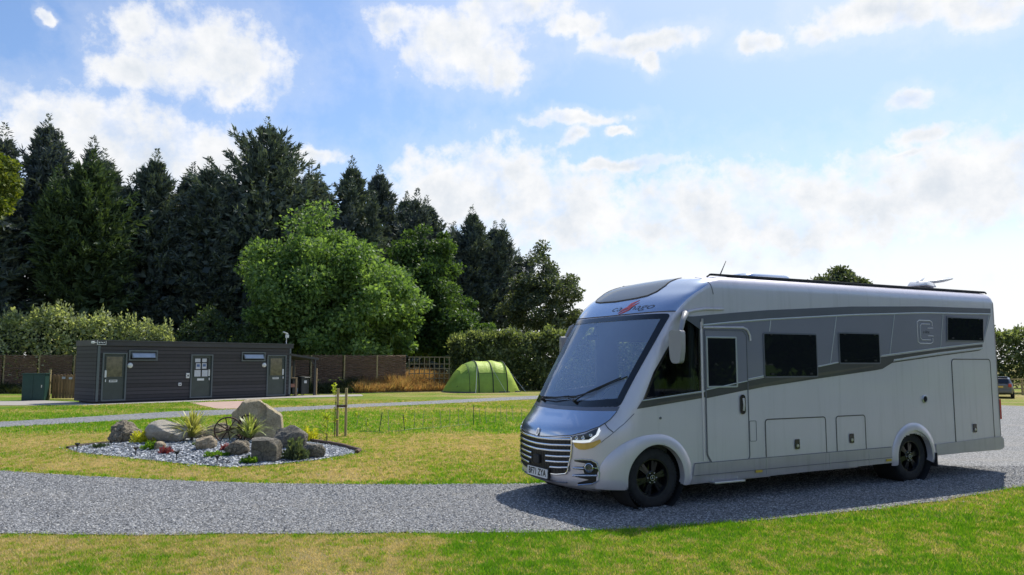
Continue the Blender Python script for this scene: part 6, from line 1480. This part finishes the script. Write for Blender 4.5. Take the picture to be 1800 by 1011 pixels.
# car: x forward (away), y left
CP = pm('dark_car_paint', (.11, .115, .13), .3, .0, .1, 3, coat=.8)
def cs(x):
    k = [(-2.05, .74, .45, .95, .95), (-1.98, .82, .35, 1.02, 1.02), (-1.75, .86, .28, 1.05, 1.38), (-1.2, .88, .25, 1.02, 1.50), (-.2, .89, .24, .98, 1.50), (.45, .89, .24, .96, 1.40), (1.0, .88, .24, .93, .98), (1.7, .84, .26, .84, .86), (2.1, .72, .35, .70, .70)]
    return [float(np.interp(x, [q[0] for q in k], [q[i] for q in k])) for i in (1, 2, 3, 4)]
mb = MB(); N_ = 40; ring = 0
for i in range(N_+1):
    x = -2.05+4.15*i/N_; w_, z0, z1, z2 = cs(x); gh = w_*.78
    R_ = [(-w_*.92, z0), (-w_, z0+.2), (-w_, z1-.08), (-w_*.96, z1), (-gh, max(z2-.06, z1)), (-gh*.85, max(z2, z1)), (gh*.85, max(z2, z1)), (gh, max(z2-.06, z1)), (w_*.96, z1), (w_, z1-.08), (w_, z0+.2), (w_*.92, z0)]
    ring = len(R_); mb.v += [(x, a, b_) for a, b_ in R_]
for i in range(N_):
    for k in range(ring): mb.f.append((i*ring+k, i*ring+(k+1) % ring, (i+1)*ring+(k+1) % ring, (i+1)*ring+k))
mb.f.append(tuple(range(ring))); mb.f.append(tuple(N_*ring+k for k in range(ring))); mb.build('body', CP, CAR, 35)
mb = MB(); mb.add([(-2.0, -.62, 1.08), (-2.0, .62, 1.08), (-1.80, .56, 1.38), (-1.80, -.56, 1.38)], [(0, 1, 2, 3)]); mb.build('rear_window', M['blackgloss'], CAR)
for sg in (-1, 1):
    mb = MB(); mb.add([(-1.6, sg*.875, 1.07), (.75, sg*.885, 1.02), (.30, sg*.755, 1.38), (-1.4, sg*.745, 1.42)], [(0, 1, 2, 3)]); mb.build('side_glass', M['blackgloss'], CAR)
    mb = MB(); mb.box((-2.03, sg*.66, .92), (.10, .20, .22)); mb.build('tail_lamp', M['red'], CAR, bevel=.02)
    for x in (-1.35, 1.35):
        mb = MB(); mb.lathe([(.33, -.1), (.33, .1), (.20, .11), (.002, .09)] if sg > 0 else [(.33, .1), (.33, -.1), (.20, -.11), (.002, -.09)], (x, sg*.80, .33), 'y', 24); w_ = mb.build('wheel', M['tyre'], CAR, 40)
        mb = MB(); mb.lathe([(.19, .115*sg), (.05, .125*sg), (.002, .125*sg)], (x, sg*.80, .33), 'y', 20); mb.build('rim', M['alu'], w_, 40)
mb = MB(); mb.box((-.6, 0, 1.515), (1.9, 1.15, .02)); mb.build('roof_panel', M['paint_skytint'], CAR, bevel=.006)
mb = MB(); mb.box((-2.07, 0, .50), (.10, 1.5, .22)); mb.build('bumper', CP, CAR, bevel=.03); mb = MB(); mb.box((-2.08, 0, .82), (.02, .5, .11)); mb.build('number_plate', M['amber'], CAR)
t_ = thing('rail_fence', 'low post and rail fence beyond the dark car', 'fence', (36.0, 56.5, gz(36, 56)), math.radians(-4))
for k in range(5): mb = MB(); mb.box((k*2.2-1, 0, .55), (.12, .12, 1.25)); mb.build('post', POSTW, t_)
for z in (.45, .80, 1.12): mb = MB(); mb.box((3.4, -.08, z), (9.2, .05, .10)); mb.build('rail', POSTW, t_)
